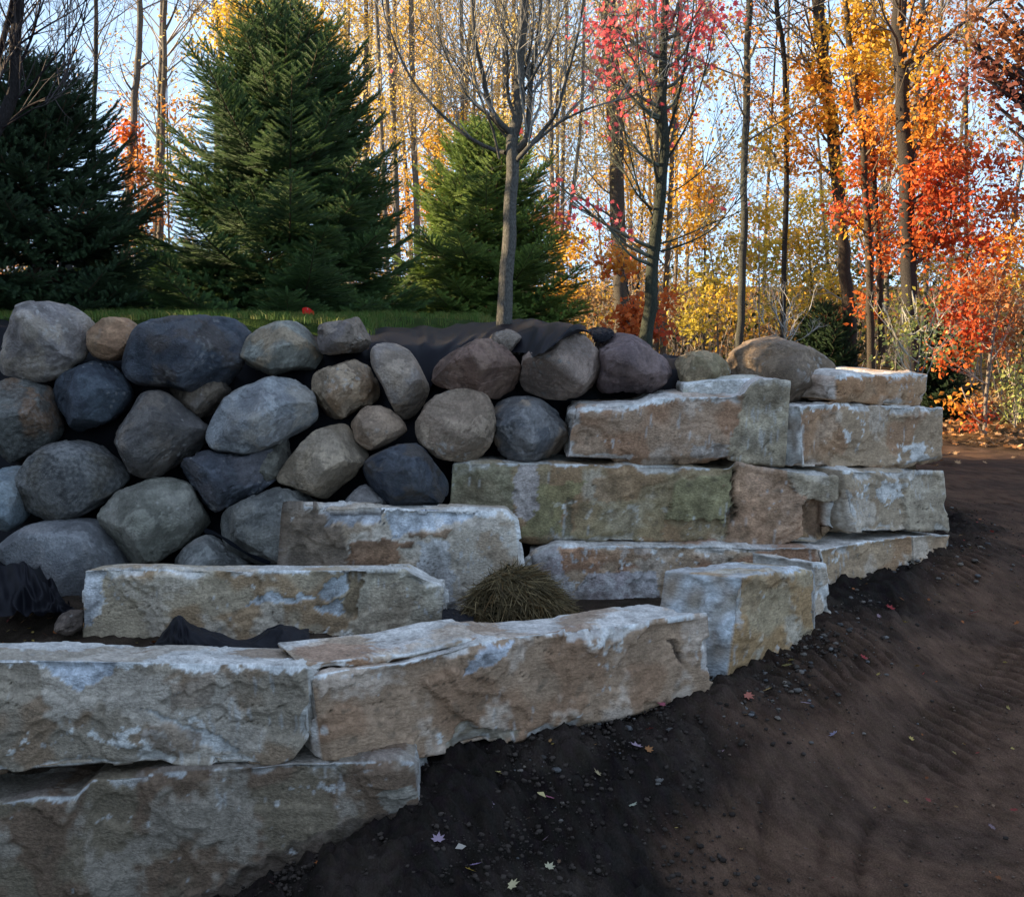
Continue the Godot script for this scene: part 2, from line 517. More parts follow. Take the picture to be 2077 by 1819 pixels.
func build_boulders() -> void:
	var gr := Color(0.25, 0.25, 0.24)
	var tn := Color(0.33, 0.26, 0.18)
	var dk := Color(0.05, 0.062, 0.08)
	boulder("large pale grey-brown boulder with white scratches at the left end of the top row", [-15, 665, 0, 644, 37, 626, 66, 613, 88, 610, 121, 619, 155, 639, 180, 654, 184, 672, 177, 705, 169, 727, 129, 757, 96, 771, 55, 770, 0, 757, -22, 720], 7.0, 0.3, Color(0.27, 0.25, 0.24), Color(0.33, 0.29, 0.24), {"facets": 9, "lines": 0.6, "rough": 1.2})
	boulder("small smooth tan boulder between the pale grey and the big blue-black boulder", [184, 672, 191, 655, 210, 644, 228, 642, 254, 646, 272, 659, 282, 676, 274, 701, 265, 724, 239, 733, 217, 733, 195, 722, 184, 701], 7.05, 0.2, Color(0.33, 0.22, 0.14), Color(0.29, 0.21, 0.14), {"facets": 3, "rough": 0.5, "lines": 0.1})
	boulder("biggest blue-black boulder with a broad flat face in the top row", [254, 735, 265, 709, 278, 683, 291, 661, 313, 646, 353, 641, 423, 646, 475, 646, 497, 661, 503, 679, 493, 716, 479, 742, 475, 771, 457, 794, 423, 797, 368, 786, 320, 782, 280, 771, 258, 753], 6.98, 0.32, dk, Color(0.07, 0.075, 0.088), {"facets": 10, "rough": 1.5, "lines": 0.2, "stain": Color(0.075, 0.066, 0.06)})
	boulder("brown slab of stone wedged under the biggest blue-black boulder", [320, 770, 380, 755, 450, 765, 466, 795, 452, 828, 427, 850, 400, 840, 365, 815], 7.06, 0.22, Color(0.2, 0.16, 0.12), Color(0.14, 0.12, 0.1))
	boulder("grey-green boulder with a sloping shoulder below the bright lawn strip", [488, 728, 494, 708, 500, 683, 515, 673, 544, 663, 560, 651, 581, 649, 597, 650, 613, 661, 626, 673, 640, 700, 652, 720, 654, 733, 640, 753, 632, 763, 595, 759, 544, 762, 503, 757, 492, 747], 7.05, 0.26, Color(0.24, 0.25, 0.22), Color(0.28, 0.23, 0.16), {"facets": 8, "lines": 0.25})
	boulder("angular brown boulder with a pointed top next to the edge of the tarp", [626, 671, 640, 663, 663, 657, 687, 653, 708, 644, 722, 639, 730, 650, 738, 669, 749, 685, 752, 702, 751, 716, 739, 722, 714, 718, 677, 721, 657, 716, 646, 702, 632, 681], 7.12, 0.22, Color(0.22, 0.18, 0.14), Color(0.16, 0.14, 0.13), {"facets": 9, "rough": 1.3, "boxy": 0.6})
	boulder("dark blue rounded boulder below the small tan one", [100, 791, 111, 770, 133, 756, 160, 742, 185, 731, 205, 733, 226, 744, 246, 764, 261, 785, 263, 805, 255, 824, 246, 834, 230, 850, 195, 867, 154, 879, 133, 875, 121, 857, 107, 830, 100, 809], 6.92, 0.25, dk, Color(0.07, 0.09, 0.11), {"facets": 9, "rough": 1.2, "lines": 0.35})
	boulder("speckled rust and grey boulder cut by the left edge of the photo", [-22, 801, 0, 771, 22, 767, 55, 771, 81, 782, 96, 801, 103, 827, 114, 852, 120, 886, 107, 904, 77, 919, 52, 933, 18, 943, -11, 943, -29, 875], 6.85, 0.28, Color(0.25, 0.26, 0.24), Color(0.3, 0.2, 0.13), {"mat": "granite", "specks": 0.6, "facets": 4})
	boulder("large dark grey-brown boulder with white flecks in the middle of the left rows", [210, 893, 228, 871, 254, 834, 272, 808, 295, 795, 320, 794, 342, 805, 372, 830, 401, 856, 420, 871, 416, 893, 401, 919, 364, 941, 331, 959, 306, 965, 272, 956, 243, 933, 221, 915], 6.75, 0.3, Color(0.11, 0.105, 0.1), Color(0.15, 0.13, 0.11), {"facets": 7, "lines": 0.6})
	boulder("big pale blue-grey boulder with a dark chipped hollow near its base", [419, 882, 429, 854, 443, 827, 461, 802, 486, 784, 515, 774, 540, 765, 564, 761, 589, 763, 611, 778, 626, 792, 636, 815, 642, 839, 640, 862, 615, 878, 585, 895, 554, 903, 523, 917, 492, 920, 451, 917, 427, 909], 6.8, 0.3, Color(0.27, 0.29, 0.3), Color(0.32, 0.31, 0.28), {"facets": 7, "lines": 0.2, "stain": Color(0.17, 0.18, 0.19)})
	boulder("tan angular boulder with a layered top right of the pale blue-grey one", [637, 769, 642, 755, 659, 743, 683, 733, 716, 727, 737, 737, 757, 747, 761, 774, 762, 806, 749, 821, 728, 831, 706, 847, 667, 857, 650, 848, 644, 831, 637, 806], 6.98, 0.26, Color(0.34, 0.29, 0.22), Color(0.29, 0.22, 0.15), {"facets": 11, "rough": 1.5, "worn": 0.9, "lines": 0.5})
	boulder("long oval grey boulder leaning to the left below the tarp", [751, 709, 759, 701, 773, 694, 791, 692, 812, 697, 831, 712, 844, 730, 857, 754, 868, 780, 872, 801, 862, 820, 849, 836, 839, 854, 825, 866, 812, 854, 799, 831, 786, 801, 773, 772, 759, 746, 753, 728], 6.96, 0.2, Color(0.27, 0.24, 0.2), Color(0.22, 0.21, 0.2), {"facets": 4, "rough": 0.7, "lines": 0.2})
	boulder("round brown-grey boulder sitting on the left end of the long mossy block", [839, 873, 844, 849, 860, 823, 878, 807, 899, 794, 928, 787, 957, 790, 981, 799, 1000, 820, 1010, 849, 1009, 873, 1000, 896, 986, 918, 968, 931, 939, 935, 905, 932, 878, 923, 857, 904, 844, 889], 6.86, 0.28, Color(0.28, 0.24, 0.19), Color(0.24, 0.2, 0.16), {"facets": 5, "lines": 0.55})
	boulder("round grey boulder with a dark patch and a broken face beside the pinkish block", [1002, 815, 1037, 808, 1071, 805, 1095, 809, 1118, 823, 1137, 841, 1150, 865, 1155, 886, 1153, 910, 1140, 926, 1116, 935, 1076, 936, 1037, 931, 1008, 923, 1000, 899, 1004, 867, 1002, 836], 6.92, 0.28, Color(0.2, 0.2, 0.2), Color(0.27, 0.22, 0.17), {"facets": 9, "rough": 1.4, "stain": Color(0.09, 0.1, 0.115)})
	boulder("red-brown boulder lying sideways in front of the tarp", [873, 757, 884, 735, 900, 728, 914, 716, 931, 706, 950, 695, 973, 689, 1000, 689, 1023, 696, 1045, 715, 1056, 735, 1060, 762, 1052, 780, 1034, 799, 1010, 809, 989, 801, 957, 791, 926, 786, 889, 786, 876, 775], 6.98, 0.3, Color(0.17, 0.11, 0.085), Color(0.2, 0.135, 0.1), {"facets": 8, "rough": 1.2, "lines": 0.12})
	boulder("small pale round boulder perched on the tarp behind the red-brown one", [984, 690, 992, 678, 1008, 668, 1026, 664, 1045, 668, 1060, 680, 1066, 696, 1063, 712, 1052, 722, 1031, 724, 1005, 720, 986, 708], 7.22, 0.16, Color(0.4, 0.36, 0.31), Color(0.3, 0.26, 0.23), {"mat": "granite", "specks": 0.3, "facets": 2, "lines": 0.6})
	boulder("pinkish white boulder with the corner of the tarp lying on it", [1058, 720, 1071, 709, 1095, 700, 1116, 688, 1142, 676, 1163, 668, 1182, 675, 1200, 693, 1213, 714, 1221, 741, 1227, 772, 1221, 788, 1200, 801, 1169, 805, 1116, 808, 1076, 799, 1055, 786, 1052, 757], 7.02, 0.26, Color(0.5, 0.42, 0.37), Color(0.42, 0.34, 0.29), {"mat": "granite", "specks": 0.35, "facets": 5, "lines": 0.9})
	boulder("dark purplish boulder at the right end of the tarp", [1213, 692, 1237, 682, 1263, 679, 1287, 685, 1310, 701, 1342, 721, 1360, 736, 1372, 751, 1369, 771, 1360, 789, 1342, 796, 1304, 798, 1257, 799, 1225, 798, 1207, 783, 1210, 748, 1208, 713], 7.1, 0.3, Color(0.155, 0.115, 0.115), Color(0.19, 0.14, 0.13), {"facets": 8, "rough": 1.4, "lines": 0.05})
	boulder("small olive boulder between the purplish boulder and the big brown dome", [1363, 735, 1380, 722, 1404, 716, 1433, 715, 1457, 720, 1471, 730, 1479, 751, 1480, 768, 1457, 782, 1418, 786, 1392, 784, 1377, 775, 1372, 748], 7.16, 0.2, Color(0.29, 0.24, 0.16), Color(0.22, 0.2, 0.13), {"facets": 5, "lines": 0.5})
	boulder("big brown dome-shaped boulder with root fibres on top", [1471, 740, 1480, 716, 1504, 701, 1530, 692, 1556, 689, 1580, 686, 1603, 691, 1630, 699, 1656, 713, 1679, 733, 1697, 754, 1703, 783, 1703, 806, 1695, 818, 1640, 822, 1560, 822, 1500, 812, 1472, 780], 7.3, 0.34, Color(0.24, 0.18, 0.125), Color(0.2, 0.155, 0.115), {"facets": 8, "rough": 1.4, "lines": 0.55})
	boulder("light speckled granite boulder in the third row on the left", [48, 957, 55, 941, 68, 922, 82, 904, 103, 896, 133, 891, 164, 894, 195, 906, 211, 920, 246, 949, 265, 970, 252, 984, 226, 1000, 205, 1021, 185, 1035, 154, 1046, 113, 1051, 82, 1048, 59, 1035, 50, 1015, 48, 982], 6.66, 0.3, Color(0.26, 0.27, 0.27), Color(0.22, 0.21, 0.18), {"mat": "granite", "specks": 0.8, "facets": 4})
	boulder("smooth blue-grey boulder at the left edge under the rust-speckled one", [-40, 961, 0, 947, 27, 947, 46, 955, 48, 982, 50, 1015, 49, 1044, 41, 1062, 20, 1076, 0, 1095, -40, 1097], 6.6, 0.26, Color(0.22, 0.27, 0.3), Color(0.24, 0.27, 0.28), {"facets": 3, "rough": 0.6, "lines": 0.1})
	boulder("large smooth grey boulder at the foot of the wall, behind the crumpled fabric", [-30, 1126, 0, 1103, 16, 1089, 41, 1070, 72, 1058, 113, 1054, 164, 1056, 195, 1064, 215, 1085, 230, 1109, 246, 1130, 257, 1146, 262, 1195, 240, 1235, 164, 1262, 82, 1262, -10, 1240, -35, 1180], 6.45, 0.34, Color(0.2, 0.21, 0.22), Color(0.22, 0.22, 0.22), {"facets": 4, "rough": 0.6, "lines": 0.08})
	boulder("large round olive-grey boulder above the left terrace block", [205, 1025, 226, 1009, 246, 990, 277, 976, 304, 969, 339, 968, 369, 976, 388, 990, 400, 1020, 412, 1044, 423, 1064, 413, 1081, 390, 1097, 359, 1118, 328, 1138, 291, 1142, 257, 1134, 236, 1118, 220, 1095, 215, 1074, 209, 1048], 6.58, 0.3, Color(0.2, 0.2, 0.165), Color(0.24, 0.235, 0.2), {"facets": 8, "lines": 0.4})
	boulder("small grey boulder low between the olive-grey boulder and the terrace block", [335, 1150, 368, 1117, 398, 1095, 420, 1086, 442, 1103, 471, 1125, 508, 1150, 490, 1205, 420, 1225, 360, 1205], 6.45, 0.22, Color(0.2, 0.21, 0.2), Color(0.22, 0.215, 0.2), {"facets": 4, "lines": 0.15})
	boulder("angular dark blue boulder with sharp edges left of the tan smooth one", [361, 948, 375, 933, 420, 917, 479, 922, 523, 917, 571, 911, 578, 933, 560, 970, 523, 1000, 479, 1022, 434, 1042, 412, 1036, 390, 1007, 379, 985, 364, 966], 6.68, 0.24, Color(0.07, 0.08, 0.098), Color(0.1, 0.1, 0.11), {"facets": 12, "rough": 1.5, "worn": 0.95, "boxy": 0.55, "lines": 0.45})
	boulder("dark stone tucked behind the sharp blue boulder", [510, 905, 577, 885, 590, 935, 578, 965, 550, 980, 520, 960], 6.82, 0.2, Color(0.15, 0.145, 0.12), Color(0.12, 0.12, 0.11))
	boulder("tan smooth boulder with a straight cut lower edge", [560, 967, 578, 942, 597, 918, 618, 893, 642, 872, 673, 861, 700, 859, 720, 885, 745, 905, 750, 928, 730, 946, 720, 967, 695, 985, 665, 1011, 642, 1002, 618, 992, 589, 981, 562, 973], 6.74, 0.28, Color(0.28, 0.245, 0.185), Color(0.25, 0.225, 0.18), {"facets": 6, "rough": 0.7, "lines": 0.08})
	boulder("small tan egg-shaped boulder in the middle of the boulder rows", [825, 881, 820, 862, 807, 846, 788, 830, 767, 823, 746, 824, 730, 833, 720, 846, 707, 860, 712, 875, 725, 894, 746, 910, 770, 916, 794, 907, 818, 894], 6.82, 0.2, Color(0.31, 0.25, 0.19), Color(0.28, 0.23, 0.18), {"facets": 6, "rough": 0.8, "lines": 0.25})
	boulder("blue-black boulder with a brown underside against the long mossy block", [721, 961, 729, 942, 751, 924, 777, 909, 806, 904, 839, 902, 861, 913, 880, 939, 894, 961, 911, 986, 909, 1012, 887, 1026, 839, 1030, 795, 1026, 758, 1009, 732, 990], 6.62, 0.28, Color(0.045, 0.055, 0.075), Color(0.06, 0.068, 0.08), {"facets": 8, "lines": 0.08, "stain": Color(0.07, 0.06, 0.05)})
	boulder("dark layered boulder half hidden by the pale faceted block", [434, 1061, 441, 1047, 472, 1026, 502, 1012, 540, 996, 574, 992, 615, 994, 650, 1008, 690, 1020, 690, 1060, 667, 1117, 576, 1136, 527, 1136, 488, 1129, 461, 1109, 441, 1082], 6.5, 0.28, Color(0.15, 0.155, 0.145), Color(0.19, 0.19, 0.17), {"facets": 12, "rough": 1.6, "worn": 0.95, "lines": 0.25})
	boulder("small grey-blue stone peeping over the pale faceted block", [690, 1034, 708, 1006, 724, 992, 739, 985, 765, 1000, 790, 1030, 775, 1060, 720, 1065], 6.6, 0.2, Color(0.2, 0.21, 0.22), Color(0.22, 0.21, 0.2))
	boulder("small brown rock lying on the soil at the left end of the terrace block", [112, 1260, 120, 1245, 138, 1238, 166, 1240, 172, 1262, 168, 1288, 140, 1294, 114, 1290], 5.72, 0.1, Color(0.13, 0.1, 0.08), Color(0.11, 0.09, 0.075), {"facets": 8})

func build_blocks() -> void:
	var blue := Color(0.5, 0.55, 0.6)
	var rust := Color(0.34, 0.2, 0.115)
	var olive := Color(0.235, 0.215, 0.105)
	block("long grey-tan block with a pale top band, nearest block on the left", [-150, 1335, 0, 1337, 300, 1343, 622, 1352], [-150, 1570, 0, 1569, 150, 1562, 293, 1545, 380, 1556, 562, 1552, 594, 1540, 632, 1490], 4.36, 4.36, 0.46, {"seed": 11, "tilt": -0.07, "step": 0.0075, "tan": Color(0.3, 0.28, 0.23), "brown": Color(0.25, 0.2, 0.145), "margin": 0.022, "fresh": 0.03, "patches": [[[60, 1340, 240, 1340, 215, 1370, 152, 1402, 120, 1372], -0.006, blue, 0.85], [[288, 1432, 371, 1462, 440, 1496, 489, 1525, 430, 1528, 352, 1471], -0.012, Color(0.42, 0.43, 0.42), 0.75], [[293, 1471, 352, 1466, 410, 1491, 405, 1525, 342, 1535, 288, 1496], 0.006, Color(0.22, 0.16, 0.11), 0.7], [[345, 1383, 440, 1354, 430, 1432, 352, 1442], 0.004, Color(0.25, 0.185, 0.13), 0.6]]})
	block("long brown block at an angle, thin slab layer on top, front row right", [632, 1372, 700, 1358, 821, 1344, 958, 1308, 1018, 1294, 1262, 1269, 1426, 1247], [655, 1545, 700, 1553, 800, 1548, 925, 1525, 1075, 1490, 1174, 1469, 1237, 1465, 1343, 1431, 1439, 1402], 4.38, 5.14, 0.44, {"seed": 12, "tilt": -0.05, "step": 0.0075, "tan": Color(0.32, 0.245, 0.175), "brown": Color(0.265, 0.185, 0.125), "margin": 0.012, "fresh": 0.0, "patches": [[[856, 1381, 950, 1350, 968, 1312, 1440, 1240, 1437, 1410, 1174, 1475, 1018, 1500, 968, 1475, 931, 1450, 887, 1412], 0.024, tn0, 0.0], [[905, 1535, 1000, 1505, 1060, 1480, 985, 1478, 930, 1462], -0.02, Color(0.3, 0.27, 0.2), 0.7], [[970, 1312, 1045, 1298, 1010, 1330, 960, 1352, 930, 1362], -0.004, blue, 0.8], [[1352, 1290, 1372, 1300, 1380, 1330, 1372, 1345, 1362, 1318], -0.03, Color(0.12, 0.09, 0.07), 0.8]]},
		[[[606, 1347, 640, 1344, 700, 1338, 821, 1324, 940, 1296, 985, 1291], [612, 1362, 640, 1360, 700, 1354, 821, 1341, 940, 1312, 985, 1302], 4.42, 4.74, 0.34, {"seed": 112, "tan": Color(0.36, 0.29, 0.21), "brown": Color(0.3, 0.2, 0.13), "margin": 0.006, "fresh": 0.2, "round": 0.01, "relief": 0.6}]])
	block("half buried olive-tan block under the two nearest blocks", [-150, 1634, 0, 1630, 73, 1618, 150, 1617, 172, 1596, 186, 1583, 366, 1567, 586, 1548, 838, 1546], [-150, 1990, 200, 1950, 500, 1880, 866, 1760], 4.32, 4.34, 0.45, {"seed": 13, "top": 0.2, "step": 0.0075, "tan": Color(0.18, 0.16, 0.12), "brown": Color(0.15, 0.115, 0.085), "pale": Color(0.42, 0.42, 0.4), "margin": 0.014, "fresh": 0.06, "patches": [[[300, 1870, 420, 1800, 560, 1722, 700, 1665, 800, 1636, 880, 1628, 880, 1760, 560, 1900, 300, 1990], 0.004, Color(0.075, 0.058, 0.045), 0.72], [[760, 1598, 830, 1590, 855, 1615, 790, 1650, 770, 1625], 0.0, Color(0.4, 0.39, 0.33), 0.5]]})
	block("long pale tan terrace block with broken bluish hollows, in front of the boulders", [170, 1158, 220, 1153, 400, 1157, 611, 1157, 821, 1156, 855, 1172, 880, 1182, 897, 1188], [166, 1295, 400, 1330, 640, 1330, 903, 1275], 5.75, 5.75, 0.26, {"seed": 14, "tilt": -0.03, "tan": Color(0.4, 0.36, 0.27), "brown": Color(0.33, 0.255, 0.165), "margin": 0.016, "fresh": 0.1, "patches": [[[165, 1155, 214, 1150, 205, 1227, 195, 1237, 165, 1290], -0.006, Color(0.52, 0.53, 0.53), 0.9], [[655, 1190, 709, 1158, 704, 1198, 674, 1217, 648, 1212], -0.022, Color(0.46, 0.5, 0.52), 0.9], [[490, 1228, 538, 1205, 650, 1210, 635, 1218], -0.012, Color(0.48, 0.52, 0.54), 0.9], [[632, 1232, 694, 1217, 699, 1247, 674, 1250], -0.014, Color(0.46, 0.5, 0.52), 0.9], [[704, 1166, 738, 1156, 728, 1207, 723, 1247, 699, 1250], -0.026, Color(0.24, 0.18, 0.11), 0.85], [[738, 1150, 858, 1160, 900, 1180, 905, 1280, 684, 1295, 723, 1247, 728, 1207], 0.014, Color(0.42, 0.39, 0.31), 0.5]]})
	block("pale blue-white block with a brown left face and flat broken facets behind the terrace block", [586, 1026, 700, 1029, 768, 1031, 900, 1033, 1023, 1039, 1040, 1046], [570, 1240, 800, 1262, 1068, 1262], 6.2, 6.2, 0.34, {"seed": 15, "tilt": -0.036, "tan": Color(0.46, 0.44, 0.38), "brown": Color(0.36, 0.31, 0.24), "margin": 0.03, "fresh": 0.22, "round": 0.01, "patches": [[[560, 1020, 665, 1037, 669, 1065, 700, 1067, 708, 1145, 712, 1270, 560, 1270], 0.05, Color(0.19, 0.145, 0.105), 0.95], [[667, 1062, 775, 1064, 770, 1018, 664, 1018], -0.055, Color(0.55, 0.57, 0.6), 0.9], [[779, 1036, 972, 1040, 919, 1063, 839, 1083, 793, 1092, 789, 1066], -0.03, Color(0.62, 0.66, 0.7), 0.95], [[708, 1096, 792, 1093, 846, 1103, 806, 1118, 808, 1160, 706, 1160], 0.016, Color(0.23, 0.135, 0.08), 0.95], [[826, 1088, 919, 1073, 912, 1084, 836, 1094], 0.014, Color(0.24, 0.16, 0.1), 0.9], [[850, 1100, 910, 1090, 930, 1260, 850, 1260], 0.0, Color(0.42, 0.45, 0.48), 0.5]]})
	block("long mossy olive and rust block with stepped plates in the second course", [918, 939, 1100, 941, 1300, 944, 1465, 950, 1480, 948, 1493, 937, 1530, 950, 1614, 963, 1696, 968], [905, 1095, 1053, 1098, 1200, 1100, 1400, 1099, 1500, 1103, 1655, 1104, 1692, 1072], 6.75, 6.75, 0.5, {"seed": 16, "tan": Color(0.31, 0.265, 0.17), "brown": Color(0.28, 0.205, 0.125), "margin": 0.01, "fresh": 0.04, "round": 0.012, "relief": 0.85, "patches": [[[910, 935, 1036, 945, 1044, 1015, 1040, 1098, 900, 1098], 0.0, Color(0.22, 0.225, 0.155), 0.55], [[1091, 982, 1192, 976, 1140, 1025, 1136, 1080, 1053, 1090, 1060, 1052, 1091, 1030], 0.0, olive, 0.7], [[1150, 1010, 1165, 1005, 1152, 1095, 1136, 1095], -0.012, Color(0.11, 0.12, 0.085), 0.6], [[1060, 938, 1085, 936, 1091, 982, 1091, 1023, 1085, 1048, 1052, 1052, 1044, 1015, 1038, 998, 1046, 961], -0.012, Color(0.43, 0.38, 0.35), 0.9], [[1170, 1015, 1360, 1010, 1340, 1095, 1165, 1095], 0.008, Color(0.27, 0.215, 0.12), 0.6], [[1202, 974, 1274, 953, 1286, 998, 1229, 1013, 1202, 1007], 0.012, Color(0.35, 0.235, 0.135), 0.85], [[1368, 978, 1487, 955, 1483, 1023, 1467, 1054, 1344, 1052, 1364, 1015], 0.05, Color(0.255, 0.23, 0.12), 0.8], [[1486, 928, 1524, 940, 1586, 950, 1631, 1007, 1627, 1085, 1578, 1110, 1467, 1110, 1483, 1023], 0.036, Color(0.37, 0.23, 0.145), 0.85], [[1633, 1012, 1700, 1018, 1700, 1090, 1629, 1090], -0.1, Color(0.3, 0.195, 0.125), 0.9], [[1483, 948, 1491, 948, 1487, 1060, 1480, 1060], -0.05, Color(0.12, 0.1, 0.07), 0.7], [[1590, 955, 1700, 966, 1700, 1018, 1640, 1010, 1605, 985], 0.03, Color(0.36, 0.3, 0.215), 0.8]]})
	block("big pinkish brown block with a raised olive right end, third course", [1166, 827, 1298, 821, 1328, 808, 1433, 805, 1509, 801, 1524, 780, 1540, 771, 1559, 768, 1602, 774], [1148, 930, 1298, 936, 1392, 934, 1468, 928, 1512, 938, 1591, 946], 6.74, 6.74, 0.5, {"seed": 17, "tan": Color(0.36, 0.275, 0.2), "brown": Color(0.31, 0.205, 0.135), "margin": 0.022, "fresh": 0.16, "patches": [[[1522, 760, 1610, 765, 1605, 950, 1512, 945, 1471, 930, 1489, 871], 0.012, Color(0.35, 0.31, 0.215), 0.75], [[1404, 900, 1477, 903, 1471, 930, 1398, 932], -0.004, Color(0.47, 0.44, 0.4), 0.6]]},
		[[[1386, 778, 1440, 771, 1530, 767, 1575, 768], [1384, 812, 1440, 812, 1530, 812, 1575, 812], 6.96, 6.96, 0.28, {"seed": 117, "tan": Color(0.5, 0.54, 0.5), "brown": Color(0.44, 0.47, 0.42), "margin": 0.05, "fresh": 0.5, "relief": 0.7}]])
	block("tan block with a pale left corner and jagged white top edge, third course right end", [1624, 824, 1690, 818, 1761, 820, 1811, 824, 1915, 826], [1630, 951, 1698, 949, 1744, 945, 1794, 952, 1880, 938, 1913, 930], 6.8, 7.38, 0.5, {"seed": 18, "tan": Color(0.38, 0.305, 0.215), "brown": Color(0.33, 0.225, 0.145), "margin": 0.035, "fresh": 0.12, "side": 0.9, "patches": [[[1650, 850, 1690, 840, 1700, 900, 1690, 950, 1640, 950], -0.012, Color(0.4, 0.25, 0.145), 0.6]]})
	block("orange-tan capstone with a white weathered top at the right end of the wall", [1698, 762, 1730, 757, 1800, 762, 1850, 756, 1888, 759], [1699, 812, 1780, 820, 1866, 823, 1886, 792], 6.92, 7.42, 0.52, {"seed": 19, "tilt": 0.02, "tan": Color(0.4, 0.28, 0.175), "brown": Color(0.36, 0.23, 0.135), "margin": 0.022, "fresh": 0.1, "side": 0.5})
	block("cracked pale tan block with a dark left side, second course right end", [1711, 953, 1780, 957, 1830, 956, 1909, 958], [1736, 1081, 1807, 1080, 1840, 1073, 1922, 1077], 6.8, 7.36, 0.5, {"seed": 20, "tan": Color(0.39, 0.335, 0.25), "brown": Color(0.33, 0.265, 0.185), "margin": 0.02, "fresh": 0.28, "side": 0.15, "patches": [[[1828, 950, 1915, 955, 1925, 1080, 1840, 1080, 1836, 1020], 0.02, Color(0.37, 0.33, 0.245), 0.4]]})
	block("long low base block with a white and rust face behind the straw clump", [1075, 1127, 1130, 1106, 1300, 1107, 1500, 1109, 1657, 1112], [1080, 1275, 1400, 1275, 1692, 1225], 6.6, 6.6, 0.55, {"seed": 21, "tan": Color(0.4, 0.32, 0.23), "brown": Color(0.33, 0.21, 0.14), "margin": 0.012, "fresh": 0.2, "patches": [[[1070, 1100, 1130, 1095, 1160, 1200, 1200, 1160, 1330, 1160, 1340, 1280, 1075, 1280], 0.0, Color(0.42, 0.43, 0.46), 0.6], [[1140, 1115, 1320, 1112, 1320, 1135, 1180, 1145], 0.004, rust, 0.6]]})
	block("tan base block stepping down to the drive, right of the square block", [1662, 1114, 1700, 1108, 1760, 1098, 1850, 1087], [1690, 1225, 1760, 1210, 1853, 1175], 6.6, 7.08, 0.55, {"seed": 22, "tan": Color(0.4, 0.315, 0.215), "brown": Color(0.36, 0.25, 0.155), "margin": 0.012, "fresh": 0.16})
	block("short tan base block at the far right foot of the wall", [1853, 1087, 1890, 1084, 1929, 1085], [1855, 1180, 1890, 1160, 1931, 1135], 7.1, 7.46, 0.5, {"seed": 23, "tan": Color(0.4, 0.33, 0.24), "brown": Color(0.37, 0.28, 0.19), "margin": 0.012, "fresh": 0.15, "side": 0.3})
	block("square corner block with bluish left and tan right face beside the drive", [1508, 1171, 1560, 1160, 1610, 1156, 1661, 1152], [1474, 1395, 1530, 1365, 1600, 1335, 1662, 1310], 5.3, 5.84, 0.42, {"seed": 24, "tilt": -0.033, "tan": Color(0.4, 0.345, 0.235), "brown": Color(0.36, 0.26, 0.145), "margin": 0.012, "fresh": 0.1, "side": 0.85, "pale": Color(0.5, 0.54, 0.56), "patches": [[[1500, 1165, 1600, 1155, 1570, 1190, 1530, 1240, 1505, 1235], 0.0, Color(0.33, 0.225, 0.125), 0.5]]})
	block("pale sliver of a block standing behind the square corner block", [1650, 1141, 1678, 1142], [1655, 1275, 1688, 1245], 5.98, 6.08, 0.36, {"seed": 25, "tan": Color(0.46, 0.43, 0.37), "brown": Color(0.42, 0.37, 0.3), "fresh": 0.3})

const tn0 := Color(0.3, 0.22, 0.15)

# ---------------------------------------------------------------- ground
var foot := [Vector3(-2.6, -0.5, -4.3), Vector3(-1.05, -0.19, -4.3), Vector3(-0.32, 0.16, -4.33), Vector3(-0.2, 0.235, -4.62), Vector3(0.27, 0.275, -4.87), Vector3(0.84, 0.325, -5.12), Vector3(0.97, 0.32, -5.32), Vector3(1.3, 0.39, -5.65), Vector3(1.5, 0.42, -5.9), Vector3(1.76, 0.43, -6.55), Vector3(2.13, 0.45, -6.9), Vector3(2.7, 0.5, -7.45), Vector3(3.05, 0.46, -8.2), Vector3(3.2, 0.44, -9.4), Vector3(2.8, 0.43, -11.2)]
var drive := [Vector2(1.6, 20.0), Vector2(1.9, -1.0), Vector2(2.45, -4.0), Vector2(3.6, -5.45), Vector2(4.75, -7.1), Vector2(5.2, -8.8), Vector2(5.0, -10.3), Vector2(4.1, -11.4), Vector2(2.6, -12.9), Vector2(0.5, -14.0), Vector2(-2.0, -14.6), Vector2(-6.0, -15.0), Vector2(-30.0, -16.0)]
const HALF_WIDTH := 1.75

func slope(d: float) -> float:
	var t := [-30.0, -0.8, 3.0, -0.28, 4.2, -0.12, 5.5, 0.11, 7.5, 0.35, 9.0, 0.42, 12.5, 0.42, 14.0, 0.46, 18.0, 0.55, 40.0, 1.0, 130.0, 3.5]
	for i in range(0, t.size() - 2, 2):
		if d <= t[i + 2]:
			return lerpf(t[i + 1], t[i + 3], smoothstep(0.0, 1.0, clampf((d - t[i]) / (t[i + 2] - t[i]), 0, 1)) * 0.5 + 0.5 * clampf((d - t[i]) / (t[i + 2] - t[i]), 0, 1))
	return t[-1]

func foot_near(x: float, z: float) -> Vector2:          # distance to the foot of the wall, height there
	var best := 1e9
	var y := 0.0
	for i in foot.size() - 1:
		var a: Vector3 = foot[i]
		var b: Vector3 = foot[i + 1]
		var e := Vector2(b.x - a.x, b.z - a.z)
		var w := Vector2(x - a.x, z - a.z)
		var f := clampf(w.dot(e) / e.length_squared(), 0, 1)
		var dd := w.distance_squared_to(e * f)
		if dd < best:
			best = dd
			y = lerpf(a.y, b.y, f)
	return Vector2(sqrt(best), y)

